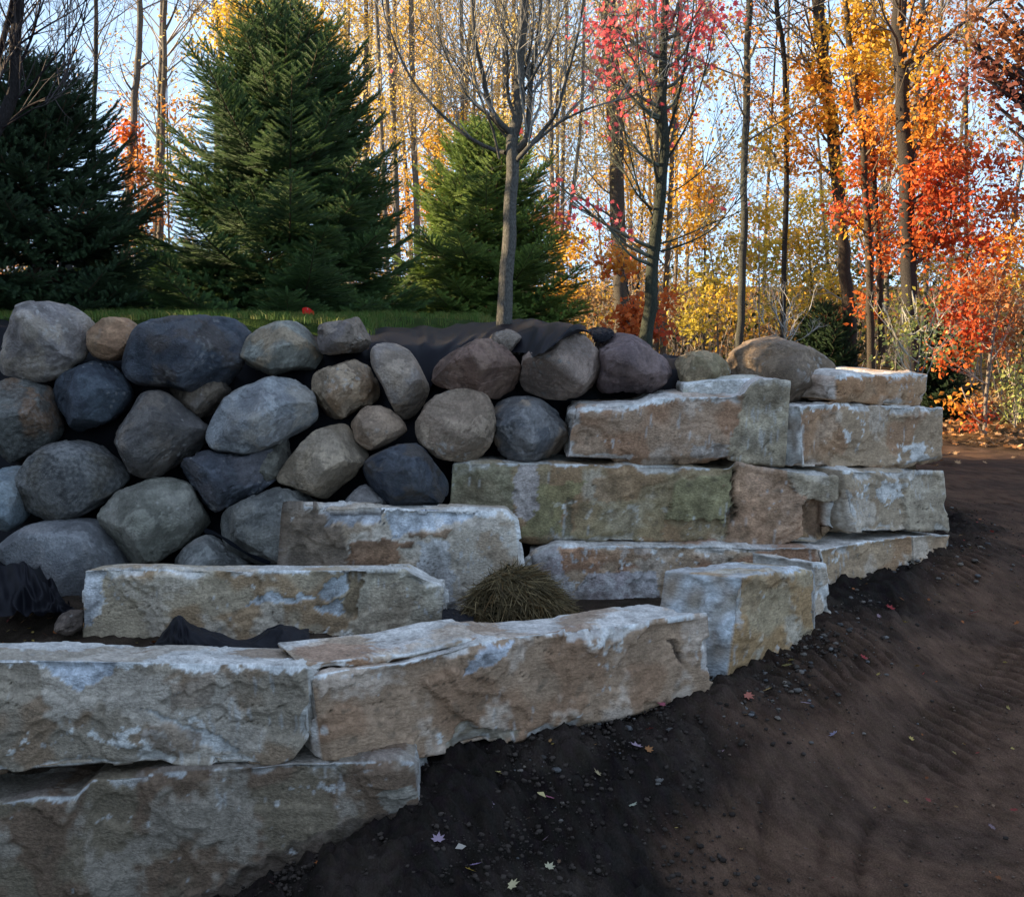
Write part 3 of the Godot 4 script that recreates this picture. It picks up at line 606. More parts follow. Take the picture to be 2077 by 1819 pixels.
func drive_near(x: float, z: float) -> Vector2:         # (signed distance from the centre line, right positive; length along it)
	var best := 1e9
	var out := Vector2(99, 0)
	var run := 0.0
	for i in drive.size() - 1:
		var a: Vector2 = drive[i]
		var e: Vector2 = drive[i + 1] - a
		var w := Vector2(x, z) - a
		var f := clampf(w.dot(e) / e.length_squared(), 0, 1)
		var dd := w.distance_squared_to(e * f)
		if dd < best:
			best = dd
			out = Vector2(sqrt(dd) * signf(e.x * w.y - e.y * w.x), run + f * e.length())
		run += e.length()
	return out

func ground_y(x: float, z: float) -> float:
	var y := slope(-z)
	if x > -4.0 and z < -2.5 and z > -13.0:
		var f := foot_near(x, z)
		y = lerpf(f.y, y, smoothstep(0.02, 0.82, f.x))
	return y

func ground_hit(px: float, py: float) -> Vector3:
	var d := 3.0
	while d < 60.0:
		var p := at(px, py, d)
		if p.y < ground_y(p.x, p.z) + 0.012:
			return p
		d += 0.01
	return at(px, py, 60.0)

func spread(stops: Array) -> Array:                     # coordinates with the given step up to each stop
	var out := [stops[0]]
	for i in range(1, stops.size(), 2):
		var n := maxi(1, int(round(absf(stops[i] - out[-1]) / stops[i + 1])))
		var a: float = out[-1]
		for k in n:
			out.append(lerpf(a, stops[i], float(k + 1) / n))
	return out

func build_ground() -> void:
	var xs := spread([-90.0, -3.2, 9.0, 4.4, 0.023, 9.0, 0.09, 90.0, 8.0])
	var zs := spread([25.0, -3.4, 4.0, -8.4, 0.023, -18.0, 0.085, -120.0, 7.0])
	var nx := xs.size()
	var nz_ := zs.size()
	var v := PackedVector3Array()
	var c := PackedColorArray()
	var on := PackedByteArray()
	for z in zs:
		for x in xs:
			var y := ground_y(x, z)
			var dr := Vector2(99, 0)
			if z > -19.0 and x > -8.0 and x < 12.0:
				dr = drive_near(x, z)
			var p := Vector3(x, 0, z)
			var edge := absf(dr.x) - HALF_WIDTH + 0.04 + 0.16 * nz(p, 1.7, 4) + 0.06 * nz(p, 6.0, 8)
			var road := smoothstep(0.28, -0.2, edge)
			var col := Color(0.028, 0.0225, 0.0195).lerp(Color(0.05, 0.039, 0.032), smoothstep(-0.1, 0.4, nz(p, 2.3, 12)))
			var hard := Color(0.15, 0.09, 0.06).lerp(Color(0.108, 0.068, 0.048), smoothstep(-0.2, 0.35, nz(p * Vector3(1, 1, 2.2), 0.8, 30)))
			col = col.lerp(hard, road)
			if z < -11.5 or z > 2.0 or absf(x) > 12.0:
				var wood := smoothstep(-0.1, 0.5, edge) * (smoothstep(-11.5, -12.5, z) if z < 0.0 else 1.0)
				col = col.lerp(Color(0.15, 0.085, 0.04).lerp(Color(0.09, 0.06, 0.03), smoothstep(-0.3, 0.3, nz(p, 1.1, 50))), wood)
			if z < -3.3 and z > -18.0 and x > -3.3 and x < 9.0:
				var clod := 0.035 * nz(p, 2.2, 61) + 0.04 * absf(nz(p, 5.5, 62)) + 0.042 * absf(nz(p, 11.0, 63)) + 0.022 * nz(p, 22.0, 64) - 0.012
				var flat_ := 0.007 * nz(p, 1.0, 70) + 0.0015 * nz(p, 9.0, 71) + 0.001 * nz(p, 26.0, 72)
				y += lerpf(clod, flat_, road)
				# cleated wheel tracks pressed along the left edge of the drive
				for track in [[-1.72, 0.2], [-1.2, 0.17], [0.4, 0.2]]:
					var off: float = dr.x - track[0] + 0.05 * nz(p, 1.0, 90)
					if absf(off) < track[1]:
						var inside := smoothstep(track[1], track[1] - 0.06, absf(off)) * smoothstep(-0.3, 0.15, nz(p, 0.9, 95) + 0.12)
						var cleat := smoothstep(-0.15, 0.35, sin((dr.y + absf(off) * 0.35) * TAU / 0.085))
						y += inside * (-0.012 + 0.018 * cleat)
						col = col.lerp(col * 0.6, inside * (1.0 - cleat) * 0.8)  # hollows between cleats darkened in the colour
				col *= 1.0 + 0.3 * nz(p, 7.0, 77) + 0.3 * nz(p, 30.0, 78)
			col.a = 1.0
			v.append(Vector3(x, y, z))
			c.append(col)
			on.append(1 if edge < 0.0 else 0)
	var n := PackedVector3Array()
	n.resize(v.size())
	for j in nz_:
		for i in nx:
			var q := j * nx + i
			var gx := (v[q + (1 if i < nx - 1 else 0)] - v[q - (1 if i > 0 else 0)])
			var gz := (v[q + (nx if j < nz_ - 1 else 0)] - v[q - (nx if j > 0 else 0)])
			n[q] = gx.cross(gz).normalized()
			if n[q].y < 0: n[q] = -n[q]
	for which in 2:
		var s := Shape.new()
		var map := {}
		var k := PackedInt32Array()
		for j in nz_ - 1:
			for i in nx - 1:
				var q := j * nx + i
				if (1 if on[q] + on[q + 1] + on[q + nx] + on[q + nx + 1] > 2 else 0) != which:
					continue
				for a in [q, q + 1, q + nx, q + nx, q + 1, q + nx + 1]:
					if not map.has(a):
						map[a] = s.v.size()
						s.v.append(v[a])
						s.n.append(n[a])
						s.c.append(c[a])
					k.append(map[a])
		# zs run away from the eye (falling z), so (x, -z) turns the triangles face up when clockwise
		var flip := PackedInt32Array()
		for t in range(0, k.size(), 3):
			flip.append_array([k[t], k[t + 2], k[t + 1]])
		s.k = flip
		tag(put("dirt_drive" if which else "ground", s.mesh(), M.road if which else M.soil), "packed brown dirt drive curving behind the wall" if which else "dark churned soil and leaf-strewn woodland ground", "", "", "structure")

func sheet_of(xs: Array, zs: Array, height: Callable, colour: Callable) -> ArrayMesh:
	var s := Shape.new()
	for z in zs:
		for x in xs:
			var y: float = height.call(x, z)
			s.v.append(Vector3(x, y, z))
			s.c.append(colour.call(x, y, z))
	s.grid(0, zs.size() - 1, xs.size() - 1)
	var k := s.k
	# rows run along -z: turn the faces up
	for t in range(0, k.size(), 3):
		var h := k[t + 1]
		k[t + 1] = k[t + 2]
		k[t + 2] = h
	s.k = k
	return s.smoothed()

func lawn_y(x: float, z: float) -> float:
	var y := lerpf(1.9, 1.87, smoothstep(-3.5, -1.0, x))
	y = lerpf(y, 1.62, smoothstep(-1.1, -0.5, x) * smoothstep(-9.0, -8.0, z))
	y = lerpf(y, 1.5, smoothstep(-0.3, 0.4, x))
	y = lerpf(y, 1.36, smoothstep(0.6, 1.8, x))
	return y + 0.02 * nz(Vector3(x, 0, z), 1.3, 3)

func terrace_y(x: float, z: float) -> float:
	var line := -4.62 if x < -0.72 else -4.62 - 0.5 * (x + 0.72)
	var y := 0.47 + 0.03 * nz(Vector3(x, 0, z), 2.0, 5) + 0.02 * absf(nz(Vector3(x, 0, z), 7.0, 6)) + 0.012 * nz(Vector3(x, 0, z), 21.0, 7)
	y -= 0.085 * smoothstep(-6.2, -5.8, z)
	y = lerpf(y, 0.38, smoothstep(-1.0, 0.2, x))
	if z > line or x > 1.15:
		return -0.4
	return y

func build_banks() -> void:
	var dark := func(x: float, y: float, z: float) -> Color:
		var c := Color(0.07, 0.052, 0.038) * (1.0 + 0.4 * nz(Vector3(x, 0, z), 9.0, 1))
		c.a = 1.0
		return c
	tag(put("terrace_soil", sheet_of(spread([-5.0, 1.3, 0.03]), spread([-4.55, -7.3, 0.03]), terrace_y, dark), M.soil), "dark soil of the planting terrace between the block rows", "", "", "structure")
	var turf := func(x: float, y: float, z: float) -> Color:
		var c := Color(0.05, 0.08, 0.022).lerp(Color(0.09, 0.06, 0.035), smoothstep(0.1, 0.6, x + 0.4 * nz(Vector3(x, 0, z), 2.0, 9)))
		c *= 1.0 + 0.3 * nz(Vector3(x, 0, z), 8.0, 2)
		c.a = 1.0
		return c
	var rise := func(x: float, z: float) -> float:
		var side := smoothstep(2.75, 2.5, x + 0.1 * nz(Vector3(0, 0, z), 1.0, 2)) * smoothstep(-13.0, -12.4, z) * smoothstep(-7.5, -7.62, z)
		if x > 1.7: side *= smoothstep(-7.6, -7.9, z)
		return lerpf(-0.3, lawn_y(x, z), side)
	tag(put("lawn", sheet_of(spread([-9.0, -3.4, 0.3, 2.9, 0.06]), spread([-7.4, -9.0, 0.04, -15.0, 0.25]), rise, turf), M.soil), "lawn and bare earth held up behind the wall", "", "", "structure")
	# grass blades along the part of the lawn that shows over the boulders
	var blade := Shape.new()
	for b in 7:
		var a := TAU * b / 7.0
		var o := Vector3(cos(a), 0, sin(a)) * 0.35
		var w := Vector3(-sin(a), 0, cos(a)) * 0.055
		var tip := Vector3(cos(a * 2.3 + 1), 0, sin(a * 2.3 + 1)) * 0.4 + o * 1.6
		blade.v.append_array([o - w, o + w, o * 1.2 + Vector3(0, 0.6, 0) + w * 0.7, o * 1.2 + Vector3(0, 0.6, 0) - w * 0.7, tip + Vector3(0, 1.0, 0)])
		for q in 5:
			blade.n.append(Vector3(cos(a), 0.4, sin(a)).normalized())
			blade.c.append(Color.WHITE)
		var f := b * 5
		blade.k.append_array([f, f + 1, f + 2, f, f + 2, f + 3, f + 3, f + 2, f + 4])
	var places := []
	var tints := []
	rng.seed = 77
	for i in 9000:
		var z := rng.randf_range(-7.6, -10.5)
		var x := rng.randf_range(-4.2, 0.5)
		if x > -0.9 and rng.randf() < 0.6: continue
		var s := rng.randf_range(0.025, 0.06)
		places.append(Transform3D(Basis(Vector3.UP, rng.randf() * TAU).scaled(Vector3(s, s * rng.randf_range(0.7, 1.2), s)), Vector3(x, lawn_y(x, z) - 0.004, z)))
		var g := Color(0.07, 0.14, 0.025).lerp(Color(0.22, 0.2, 0.06), rng.randf() * rng.randf())
		tints.append(g)
	tag(scatter("grass", blade.mesh(), M.grass, places, tints), "short green lawn grass along the top of the wall")

func lump() -> ArrayMesh:
	var s := Shape.new()
	for i in 6:
		for j in 9:
			var ph := PI * i / 5.0
			var a := TAU * (j % 8) / 8.0
			var e := Vector3(sin(ph) * cos(a), cos(ph), sin(ph) * sin(a))
			if i == 0 or i == 5: e = Vector3(0, signf(cos(ph)), 0)
			s.v.append(e * (1.0 + 0.35 * nz(e, 1.3, 5)) * Vector3(1, 0.7, 0.85))
			s.c.append(Color.WHITE)
	s.grid(0, 5, 8)
	var k := s.k
	for t in range(0, k.size(), 3):
		var h := k[t + 1]
		k[t + 1] = k[t + 2]
		k[t + 2] = h
	s.k = k
	return s.smoothed()

func leaf_mesh(lobed: bool) -> ArrayMesh:
	var s := Shape.new()
	if not lobed:
		s.v.append_array([Vector3(0, 0, 0), Vector3(0.33, 0.45, 0.12), Vector3(0, 1, -0.05), Vector3(-0.33, 0.45, 0.12)])
		s.n.append_array([Vector3(0, 0, 1), Vector3(-0.35, 0, 0.93), Vector3(0, 0.1, 1), Vector3(0.35, 0, 0.93)])
		s.k.append_array([0, 2, 1, 0, 3, 2])
		for i in 4: s.c.append(Color.WHITE)
		return s.mesh()
	var rim := [[90, 1.0], [82, 0.72], [74, 0.66], [66, 0.5], [52, 0.7], [45, 0.92], [36, 0.66], [24, 0.5], [14, 0.66], [6, 0.78], [-4, 0.55], [-24, 0.42], [-38, 0.5], [-60, 0.3], [-88, 0.16]]
	var pts := []
	for r in rim: pts.append(Vector2.from_angle(deg_to_rad(r[0])) * r[1])
	for i in range(rim.size() - 1, 0, -1): pts.append(Vector2(-pts[i].x, pts[i].y))
	s.v.append(Vector3.ZERO)
	s.n.append(Vector3(0, 0, 1))
	s.c.append(Color.WHITE)
	for p in pts:
		s.v.append(Vector3(p.x * 0.55, p.y * 0.55, 0.11 * p.length_squared() - 0.05 * absf(p.x)))
		s.n.append(Vector3(-p.x * 0.2, -p.y * 0.2, 1).normalized())
		s.c.append(Color(0.9, 0.9, 0.9))
	for i in pts.size():
		s.k.append_array([0, 1 + i, 1 + (i + 1) % pts.size()])
	# a stalk
	var f := s.v.size()
	s.v.append_array([Vector3(-0.012, -0.05, 0), Vector3(0.012, -0.05, 0), Vector3(0.05, -0.6, 0.05)])
	for i in 3:
		s.n.append(Vector3(0, 0, 1))
		s.c.append(Color(0.5, 0.4, 0.4))
	s.k.append_array([f, f + 2, f + 1])
	return s.mesh()

func lying(p: Vector3, size: float, tip: float) -> Transform3D:
	var b := Basis(Vector3.UP, rng.randf() * TAU) * Basis(Vector3(1, 0, 0), -PI / 2 + rng.randf_range(-tip, tip)) * Basis(Vector3(0, 1, 0), rng.randf_range(-tip, tip))
	return Transform3D(b.scaled_local(Vector3.ONE * size), p)

func build_litter() -> void:
	rng.seed = 501
	var clod := lump()
	var places := []
	var tints := []
	for i in 27000:
		var x := rng.randf_range(-1.2, 4.2) if i % 2 else rng.randf_range(-1.0, 1.6)
		var z := rng.randf_range(-3.9, -9.0) if i % 2 else rng.randf_range(-3.9, -5.8)
		var f := foot_near(x, z)
		var dr := drive_near(x, z)
		var off := absf(dr.x) - HALF_WIDTH
		if rng.randf() > 0.012 + smoothstep(-0.3, 0.35, off + 0.12 * nz(Vector3(x, 0, z), 2.5, 7)): continue
		if f.x > 1.1 and off > 0.5: continue
		var s := 0.0022 + 0.011 * pow(rng.randf(), 5.0)
		places.append(Transform3D((Basis(Vector3.UP, rng.randf() * TAU) * Basis(Vector3.RIGHT, rng.randf())).scaled(Vector3.ONE * s), Vector3(x, ground_y(x, z) + s * 0.5 + 0.008, z)))
		tints.append(Color(0.045, 0.036, 0.03) * rng.randf_range(0.6, 1.3))
	tag(scatter("soil_clods", clod, M.crumb, places, tints), "crumbled clods of dark soil along the drive edge")
	places = []
	tints = []
	for i in 16000:
		var x := rng.randf_range(0.0, 5.0)
		var z := rng.randf_range(-3.9, -9.5)
		if absf(drive_near(x, z).x) > HALF_WIDTH + 0.2: continue
		var s := 0.0015 + 0.0045 * pow(rng.randf(), 4.0)
		places.append(Transform3D(Basis(Vector3.UP, rng.randf() * TAU).scaled(Vector3.ONE * s), Vector3(x, ground_y(x, z) + 0.004 + 0.007 * nz(Vector3(x, 0, z), 1.0, 70), z)))
		tints.append(Color(0.1, 0.07, 0.052) * rng.randf_range(0.4, 1.5))
	tag(scatter("road_grit", clod, M.crumb, places, tints), "fine grit lying on the packed drive")
	places = []
	tints = []
	for i in 650:
		var t := rng.randf_range(0.22, 0.84) if rng.randf() < 0.8 else rng.randf_range(0.0, 0.95)
		var q := t * (foot.size() - 1)
		var a: Vector3 = foot[int(q)].lerp(foot[int(q) + 1], fposmod(q, 1.0))
		a += Vector3(0.75, 0, 0.66) * absf(rng.randfn(0.05, 0.2))
		var s := 0.003 + 0.017 * pow(rng.randf(), 4.0)
		places.append(Transform3D((Basis(Vector3.UP, rng.randf() * TAU)).scaled(Vector3(s, s * 0.8, s * rng.randf_range(0.7, 1.3))), Vector3(a.x, ground_y(a.x, a.z) + 0.006, a.z)))
		tints.append(Color(0.14, 0.145, 0.15).lerp(Color(0.2, 0.16, 0.12), rng.randf()) * rng.randf_range(0.25, 1.2))
	tag(scatter("gravel", clod, M.boulder, places, tints), "grey-blue pebbles strewn along the foot of the blocks")
	# fallen leaves: the large ones one by one, small ones and the drift behind the bend as litter
	var maple := leaf_mesh(true)
	var oval := leaf_mesh(false)
	var lilac := Color(0.4, 0.3, 0.36)
	var straw := Color(0.55, 0.46, 0.22)
	var red := Color(0.3, 0.03, 0.03)
	var list := [[992, 1640, 0.05, lilac, "pale lilac maple leaf lying below the end of the buried block"], [1089, 1617, 0.04, straw, "pale yellow oval leaf right of the lilac maple leaf"], [1292, 1522, 0.06, lilac, "upright lilac pink maple leaf below the angled block"], [1314, 1530, 0.045, Color(0.35, 0.16, 0.06), "small rust leaf touching the lilac pink maple leaf"], [1346, 1437, 0.05, Color(0.42, 0.12, 0.16), "crimson pink leaf on the pebbles below the angled block"], [1004, 1574, 0.04, Color(0.5, 0.4, 0.16), "round yellow leaf on the soil bank under the angled block"], [1114, 1626, 0.045, Color(0.4, 0.13, 0.2), "magenta leaf beside the pale yellow oval leaf"], [1216, 1580, 0.05, Color(0.45, 0.36, 0.2), "flat tan leaf near the middle of the soil edge"], [1636, 1434, 0.055, lilac, "pale pink maple leaf on the soil in front of the square block"], [1036, 1806, 0.06, Color(0.6, 0.52, 0.3), "cream yellow leaf at the bottom edge of the photo"], [1113, 1769, 0.045, Color(0.5, 0.46, 0.3), "thin cream leaf above the one at the bottom edge"], [960, 1764, 0.055, Color(0.33, 0.24, 0.38), "lilac grey maple leaf over a yellow one near the bottom edge"], [954, 1775, 0.045, Color(0.45, 0.3, 0.05), "mustard leaf under the lilac grey maple leaf"], [888, 1714, 0.055, Color(0.36, 0.27, 0.34), "faded purple maple leaf lowest on the left soil bank"], [923, 1732, 0.04, Color(0.4, 0.36, 0.3), "small grey-tan leaf near the faded purple maple leaf"], [1282, 1643, 0.045, Color(0.42, 0.44, 0.33), "pale greenish leaf alone on the drive edge"], [1594, 1357, 0.06, Color(0.52, 0.44, 0.18), "curled yellow leaf right of the square block"], [1516, 1418, 0.06, Color(0.42, 0.14, 0.1), "orange red maple leaf at the bottom corner of the square block"], [1560, 1405, 0.055, Color(0.45, 0.3, 0.12), "tan orange leaf beside the pebbles at the square block"], [1975, 1250, 0.07, red, "bright red leaf on the dark tracks at the right"], [1750, 1340, 0.055, red, "dark red leaf on the soil right of the square block"], [1806, 1240, 0.06, red, "dark red leaf below the base blocks at the right end"], [1692, 1497, 0.05, Color(0.3, 0.27, 0.36), "small lilac leaf on the packed drive"]]
	for e in list:
		var p := ground_hit(e[0], e[1])
		var m := put("fallen_leaf", tinted(maple if e[2] > 0.042 else oval, e[3]), M.litter)
		m.transform = lying(p + Vector3(0, 0.02, 0), e[2] * 1.1, 0.5)
		tag(m, e[4], "leaf", "fallen leaves on the soil in front of the wall")
	places = []
	tints = []
	var pals := [Color(0.28, 0.05, 0.04), Color(0.35, 0.2, 0.08), Color(0.45, 0.33, 0.1), Color(0.3, 0.2, 0.22), Color(0.2, 0.12, 0.07), Color(0.3, 0.1, 0.03)]
	for i in 420:
		var x := rng.randf_range(-0.9, 4.0)
		var z := rng.randf_range(-4.2, -9.0)
		var near := foot_near(x, z).x
		if near > 1.3 and rng.randf() < 0.85: continue
		places.append(lying(Vector3(x, ground_y(x, z) + 0.022, z), rng.randf_range(0.015, 0.045), 0.6))
		tints.append(pals[rng.randi() % 6] * rng.randf_range(0.5, 1.2))
	for i in 200:
		var x := rng.randf_range(-3.0, -0.8)
		var z := rng.randf_range(-4.9, -6.0)
		places.append(lying(Vector3(x, terrace_y(x, z) + 0.015, z), rng.randf_range(0.02, 0.05), 0.6))
		tints.append(pals[rng.randi() % 6] * rng.randf_range(0.5, 1.1))
	tag(scatter("leaf_litter", maple, M.litter, places, tints), "small fallen leaves scattered over soil and terrace")
	places = []
	tints = []
	for i in 9000:
		var x := rng.randf_range(2.5, 12.0)
		var z := rng.randf_range(-11.5, -19.0)
		var off := absf(drive_near(x, z).x) - HALF_WIDTH
		if off < 0.05 and rng.randf() < 0.97: continue
		places.append(lying(Vector3(x, ground_y(x, z) + rng.randf_range(0.01, 0.06), z), rng.randf_range(0.06, 0.11), 0.7))
		tints.append(Color(0.42, 0.18, 0.06).lerp(Color(0.5, 0.33, 0.18), rng.randf()) * rng.randf_range(0.5, 1.2))
	tag(scatter("leaf_drift", maple, M.litter, places, tints), "drift of orange and tan fallen leaves beyond the bend of the drive")

func tinted(m: ArrayMesh, col: Color) -> ArrayMesh:
	var arr := m.surface_get_arrays(0)
	var cc: PackedColorArray = arr[Mesh.ARRAY_COLOR]
	for i in cc.size(): cc[i] = Color(cc[i].r * col.r, cc[i].g * col.g, cc[i].b * col.b)
	arr[Mesh.ARRAY_COLOR] = cc
	var out := ArrayMesh.new()
	out.add_surface_from_arrays(Mesh.PRIMITIVE_TRIANGLES, arr)
	return out

# ---------------------------------------------------------------- fabric, straw, small things
func drape(rows: Array, nu: int, fold: float, freq: float, sd: float, fabric_colour: Color) -> ArrayMesh:
	# rows of (x, y, depth) triples from back to front
	var lines := []
	for r in rows:
		var pts := []
		for i in range(0, r.size(), 3): pts.append(at(r[i], r[i + 1], r[i + 2]))
		var sm := path(pts, 12)
		var even := []
		for u in nu + 1:
			var q := float(u) / nu * (sm.size() - 1)
			even.append(sm[int(q)].lerp(sm[mini(int(q) + 1, sm.size() - 1)], fposmod(q, 1.0)))
		lines.append(even)
	var s := Shape.new()
	var cols := []
	for u in nu + 1:
		var col := []
		for l in lines: col.append(l[u])
		cols.append(path(col, 14))
	var nv: int = cols[0].size() - 1
	for v in nv + 1:
		for u in nu + 1:
			var p: Vector3 = cols[u][v]
			var f := fold * (1.0 - absf(n1.get_noise_3d(u * freq + v * freq * 0.4 + sd, v * freq * 0.8 - u * freq * 0.3, sd)) * 2.2) + fold * 0.5 * n1.get_noise_3d(u * freq * 2.4, v * freq * 1.2 + sd, 3)
			s.v.append(p + Vector3(0.2, 0.75, 0.6) * f)
			s.c.append(fabric_colour)
	s.grid(0, nv, nu)
	return s.smoothed()

func build_fabric() -> void:
	var black := Color(0.009, 0.0105, 0.014)
	tag(put("fabric_backing", drape([[-260, 640, 7.75, 200, 655, 7.75, 760, 680, 7.75, 1240, 720, 7.65, 1560, 735, 7.75], [-260, 700, 7.3, 200, 700, 7.34, 760, 720, 7.3, 1240, 740, 7.4, 1560, 780, 7.6], [-260, 960, 7.0, 200, 950, 7.02, 760, 950, 7.02, 1240, 960, 7.2, 1560, 960, 7.4], [-260, 1290, 6.62, 200, 1290, 6.66, 760, 1230, 6.72, 1240, 1200, 7.0, 1560, 1200, 7.2]], 120, 0.03, 0.12, 3, black), M.fabric), "black landscape fabric sheet behind the boulders, put there to keep their gaps dark", "landscape fabric", "black landscape fabric pieces")  # dark sheet backing the boulders so their gaps come out black
	tag(put("fabric_sheet", drape([[742, 664, 8.1, 830, 664, 8.1, 916, 661, 8.1, 983, 654, 8.1, 1060, 647, 8.0, 1120, 652, 7.7, 1180, 664, 7.3, 1200, 676, 7.2], [745, 690, 7.42, 830, 695, 7.36, 880, 704, 7.32, 940, 690, 7.4, 1000, 676, 7.42, 1070, 674, 7.2, 1120, 670, 7.0, 1172, 664, 6.95, 1198, 680, 7.1], [752, 735, 7.2, 838, 800, 7.12, 868, 790, 7.1, 905, 745, 7.12, 975, 712, 7.26, 1060, 716, 6.98, 1094, 722, 6.68, 1136, 692, 6.7, 1168, 668, 6.82]], 110, 0.02, 0.06, 9, Color(0.006, 0.0075, 0.011)), M.fabric), "black fabric sheet draped over the wall top under the small pale boulder", "landscape fabric", "black landscape fabric pieces")
	tag(put("fabric_scrap", drape([[1196, 668, 7.3, 1215, 664, 7.3, 1240, 668, 7.3], [1200, 680, 7.1, 1222, 676, 7.06, 1246, 676, 7.1], [1206, 695, 7.05, 1226, 692, 7.0, 1244, 684, 7.02]], 20, 0.01, 0.4, 4, black), M.fabric), "small black scrap of fabric on top of the purplish boulder", "landscape fabric", "black landscape fabric pieces")
	tag(put("fabric_heap", drape([[-60, 1150, 6.3, 0, 1145, 6.3, 40, 1142, 6.3, 66, 1144, 6.25, 90, 1165, 6.2, 115, 1190, 6.15, 140, 1228, 6.1], [-60, 1165, 5.95, 0, 1160, 5.95, 40, 1156, 5.95, 62, 1162, 5.92, 90, 1185, 5.95, 115, 1215, 5.98, 146, 1236, 6.0], [-60, 1215, 5.8, 0, 1212, 5.8, 40, 1215, 5.8, 70, 1220, 5.8, 100, 1226, 5.82, 120, 1236, 5.86, 150, 1242, 5.9], [-60, 1255, 5.72, 0, 1250, 5.72, 40, 1246, 5.74, 70, 1250, 5.74, 100, 1246, 5.78, 120, 1246, 5.8, 152, 1246, 5.82]], 70, 0.035, 0.055, 14, black), M.fabric), "crumpled heap of black fabric on the soil at the left edge", "landscape fabric", "black landscape fabric pieces")
	tag(put("fabric_fold", drape([[316, 1304, 5.22, 336, 1276, 5.2, 352, 1257, 5.18, 366, 1253, 5.16, 384, 1266, 5.16, 440, 1285, 5.16, 503, 1299, 5.14, 552, 1272, 5.12, 582, 1268, 5.1, 626, 1278, 5.1], [314, 1308, 5.1, 336, 1284, 5.04, 352, 1262, 5.0, 366, 1256, 5.0, 386, 1272, 5.02, 440, 1296, 5.02, 503, 1306, 5.0, 552, 1286, 4.98, 582, 1284, 4.96, 627, 1290, 4.98], [312, 1312, 4.98, 340, 1312, 4.94, 356, 1310, 4.92, 372, 1312, 4.92, 390, 1316, 4.92, 440, 1322, 4.92, 503, 1328, 4.9, 552, 1336, 4.86, 582, 1326, 4.86, 627, 1306, 4.9]], 80, 0.012, 0.1, 24, black), M.fabric), "folded strip of black fabric rising in two humps behind the nearest block", "landscape fabric", "black landscape fabric pieces")
	tag(put("fabric_corner", drape([[898, 1236, 5.75, 920, 1236, 5.75, 960, 1245, 5.7], [896, 1252, 5.5, 920, 1256, 5.5, 960, 1260, 5.5], [896, 1275, 5.3, 920, 1275, 5.3, 965, 1268, 5.35]], 20, 0.01, 0.4, 34, black), M.fabric), "dark corner of fabric between the terrace block and the straw clump", "landscape fabric", "black landscape fabric pieces")
	var strap := Shape.new()
	var line := path([at(414, 1076, 6.22), at(440, 1084, 6.18), at(470, 1103, 6.15), at(505, 1125, 6.15), at(548, 1142, 6.2)], 8)
	for i in line.size():
		var up := Vector3(0.1, 0.011 * (1.0 + 0.3 * sin(i * 0.5)), 0.01)
		up.x = 0.004
		strap.v.append_array([line[i] + up, line[i] - up])
		strap.c.append_array([Color(0.02, 0.026, 0.036), Color(0.018, 0.022, 0.03)])
	strap.grid(0, line.size() - 1, 1)
	tag(put("strap", strap.smoothed(), M.fabric), "loose dark strap trailing over the layered boulder", "strap")
	# straw clump
	rng.seed = 880
	var heart := at(1045, 1215, 5.72)
	heart.y = 0.44
	var t := thing("straw_clump", heart)
	tag(t, "clump of olive-brown straw between the pale faceted block and the square block", "straw")
	var hill := func(x: float) -> float: return 0.25 * exp(-pow((x + 0.09) / 0.2, 2.0)) + 0.17 * exp(-pow((x - 0.14) / 0.18, 2.0))
	var core := Shape.new()
	for i in 25:
		for j in 25:
			var a := TAU * (j % 24) / 24.0
			var f := i / 24.0
			var e := Vector3(cos(a) * 0.33 * f, 0, sin(a) * 0.17 * f)
			e.y = 1.0 * hill.call(e.x) * (1.0 - pow(f, 4.0)) * (1.0 + 0.25 * nz(e, 20.0, 4)) - 0.03
			core.v.append(e)
			core.c.append(Color(0.03, 0.026, 0.014))
	core.grid(0, 24, 24)
	put("core", core.smoothed(), M.soil, t)
	var places := []
	var tints := []
	for i in 9000:
		var a := rng.randf() * TAU
		var f := sqrt(rng.randf()) * 0.97
		var e := Vector3(cos(a) * 0.33 * f, 0, sin(a) * 0.17 * f)
		e.y = 1.0 * hill.call(e.x) * (1.0 - pow(f, 4.0)) - 0.01 + rng.randf_range(-0.02, 0.012)
		var flow := Vector3(0.7 + 0.5 * nz(e, 6.0, 1), -0.25 + nz(e, 7.0, 2), 0.35 + nz(e, 6.0, 3)) + Vector3(e.x, 0.0, e.z) * 2.2
		var dir := (flow.normalized() + Vector3(rng.randfn(), rng.randfn() - 0.15, rng.randfn()) * 0.75).normalized()
		if e.y > 0.22 and rng.randf() < 0.12: dir = (dir + Vector3(0, 0.9, 0)).normalized()
		var skin := Vector3(e.x / 0.1, 1.0 / 0.28, e.z / 0.035).normalized()
		dir = (dir - skin * dir.dot(skin) * 0.85 + Vector3(0, -0.1, 0)).normalized()
		var l := rng.randf_range(0.05, 0.14)
		var side := dir.cross(Vector3(rng.randfn(), rng.randfn(), rng.randfn())).normalized()
		places.append(Transform3D(Basis(side * l * 1.1, dir * l, side.cross(dir) * l), e))
		var q := rng.randf()
		tints.append(Color(0.085, 0.065, 0.032).lerp(Color(0.38, 0.28, 0.14), pow(q, 2.5)).lerp(Color(0.16, 0.075, 0.02), 0.6 if rng.randf() < 0.12 else 0.0) * rng.randf_range(0.6, 1.3))
	scatter("straw", straw_blade(), M.grass, places, tints, t)
	# marking flag on a wire
	var fl := at(624, 655, 8.2)
	fl.y = 1.86
	var flag := thing("marking_flag", fl)
	tag(flag, "small bright red marking flag standing in the lawn", "flag")
	var wire := Shape.new()
	wire.tube([Vector3.ZERO, Vector3(0, 0.09, 0)], [0.002, 0.002], 5, Color(0.4, 0.4, 0.4))
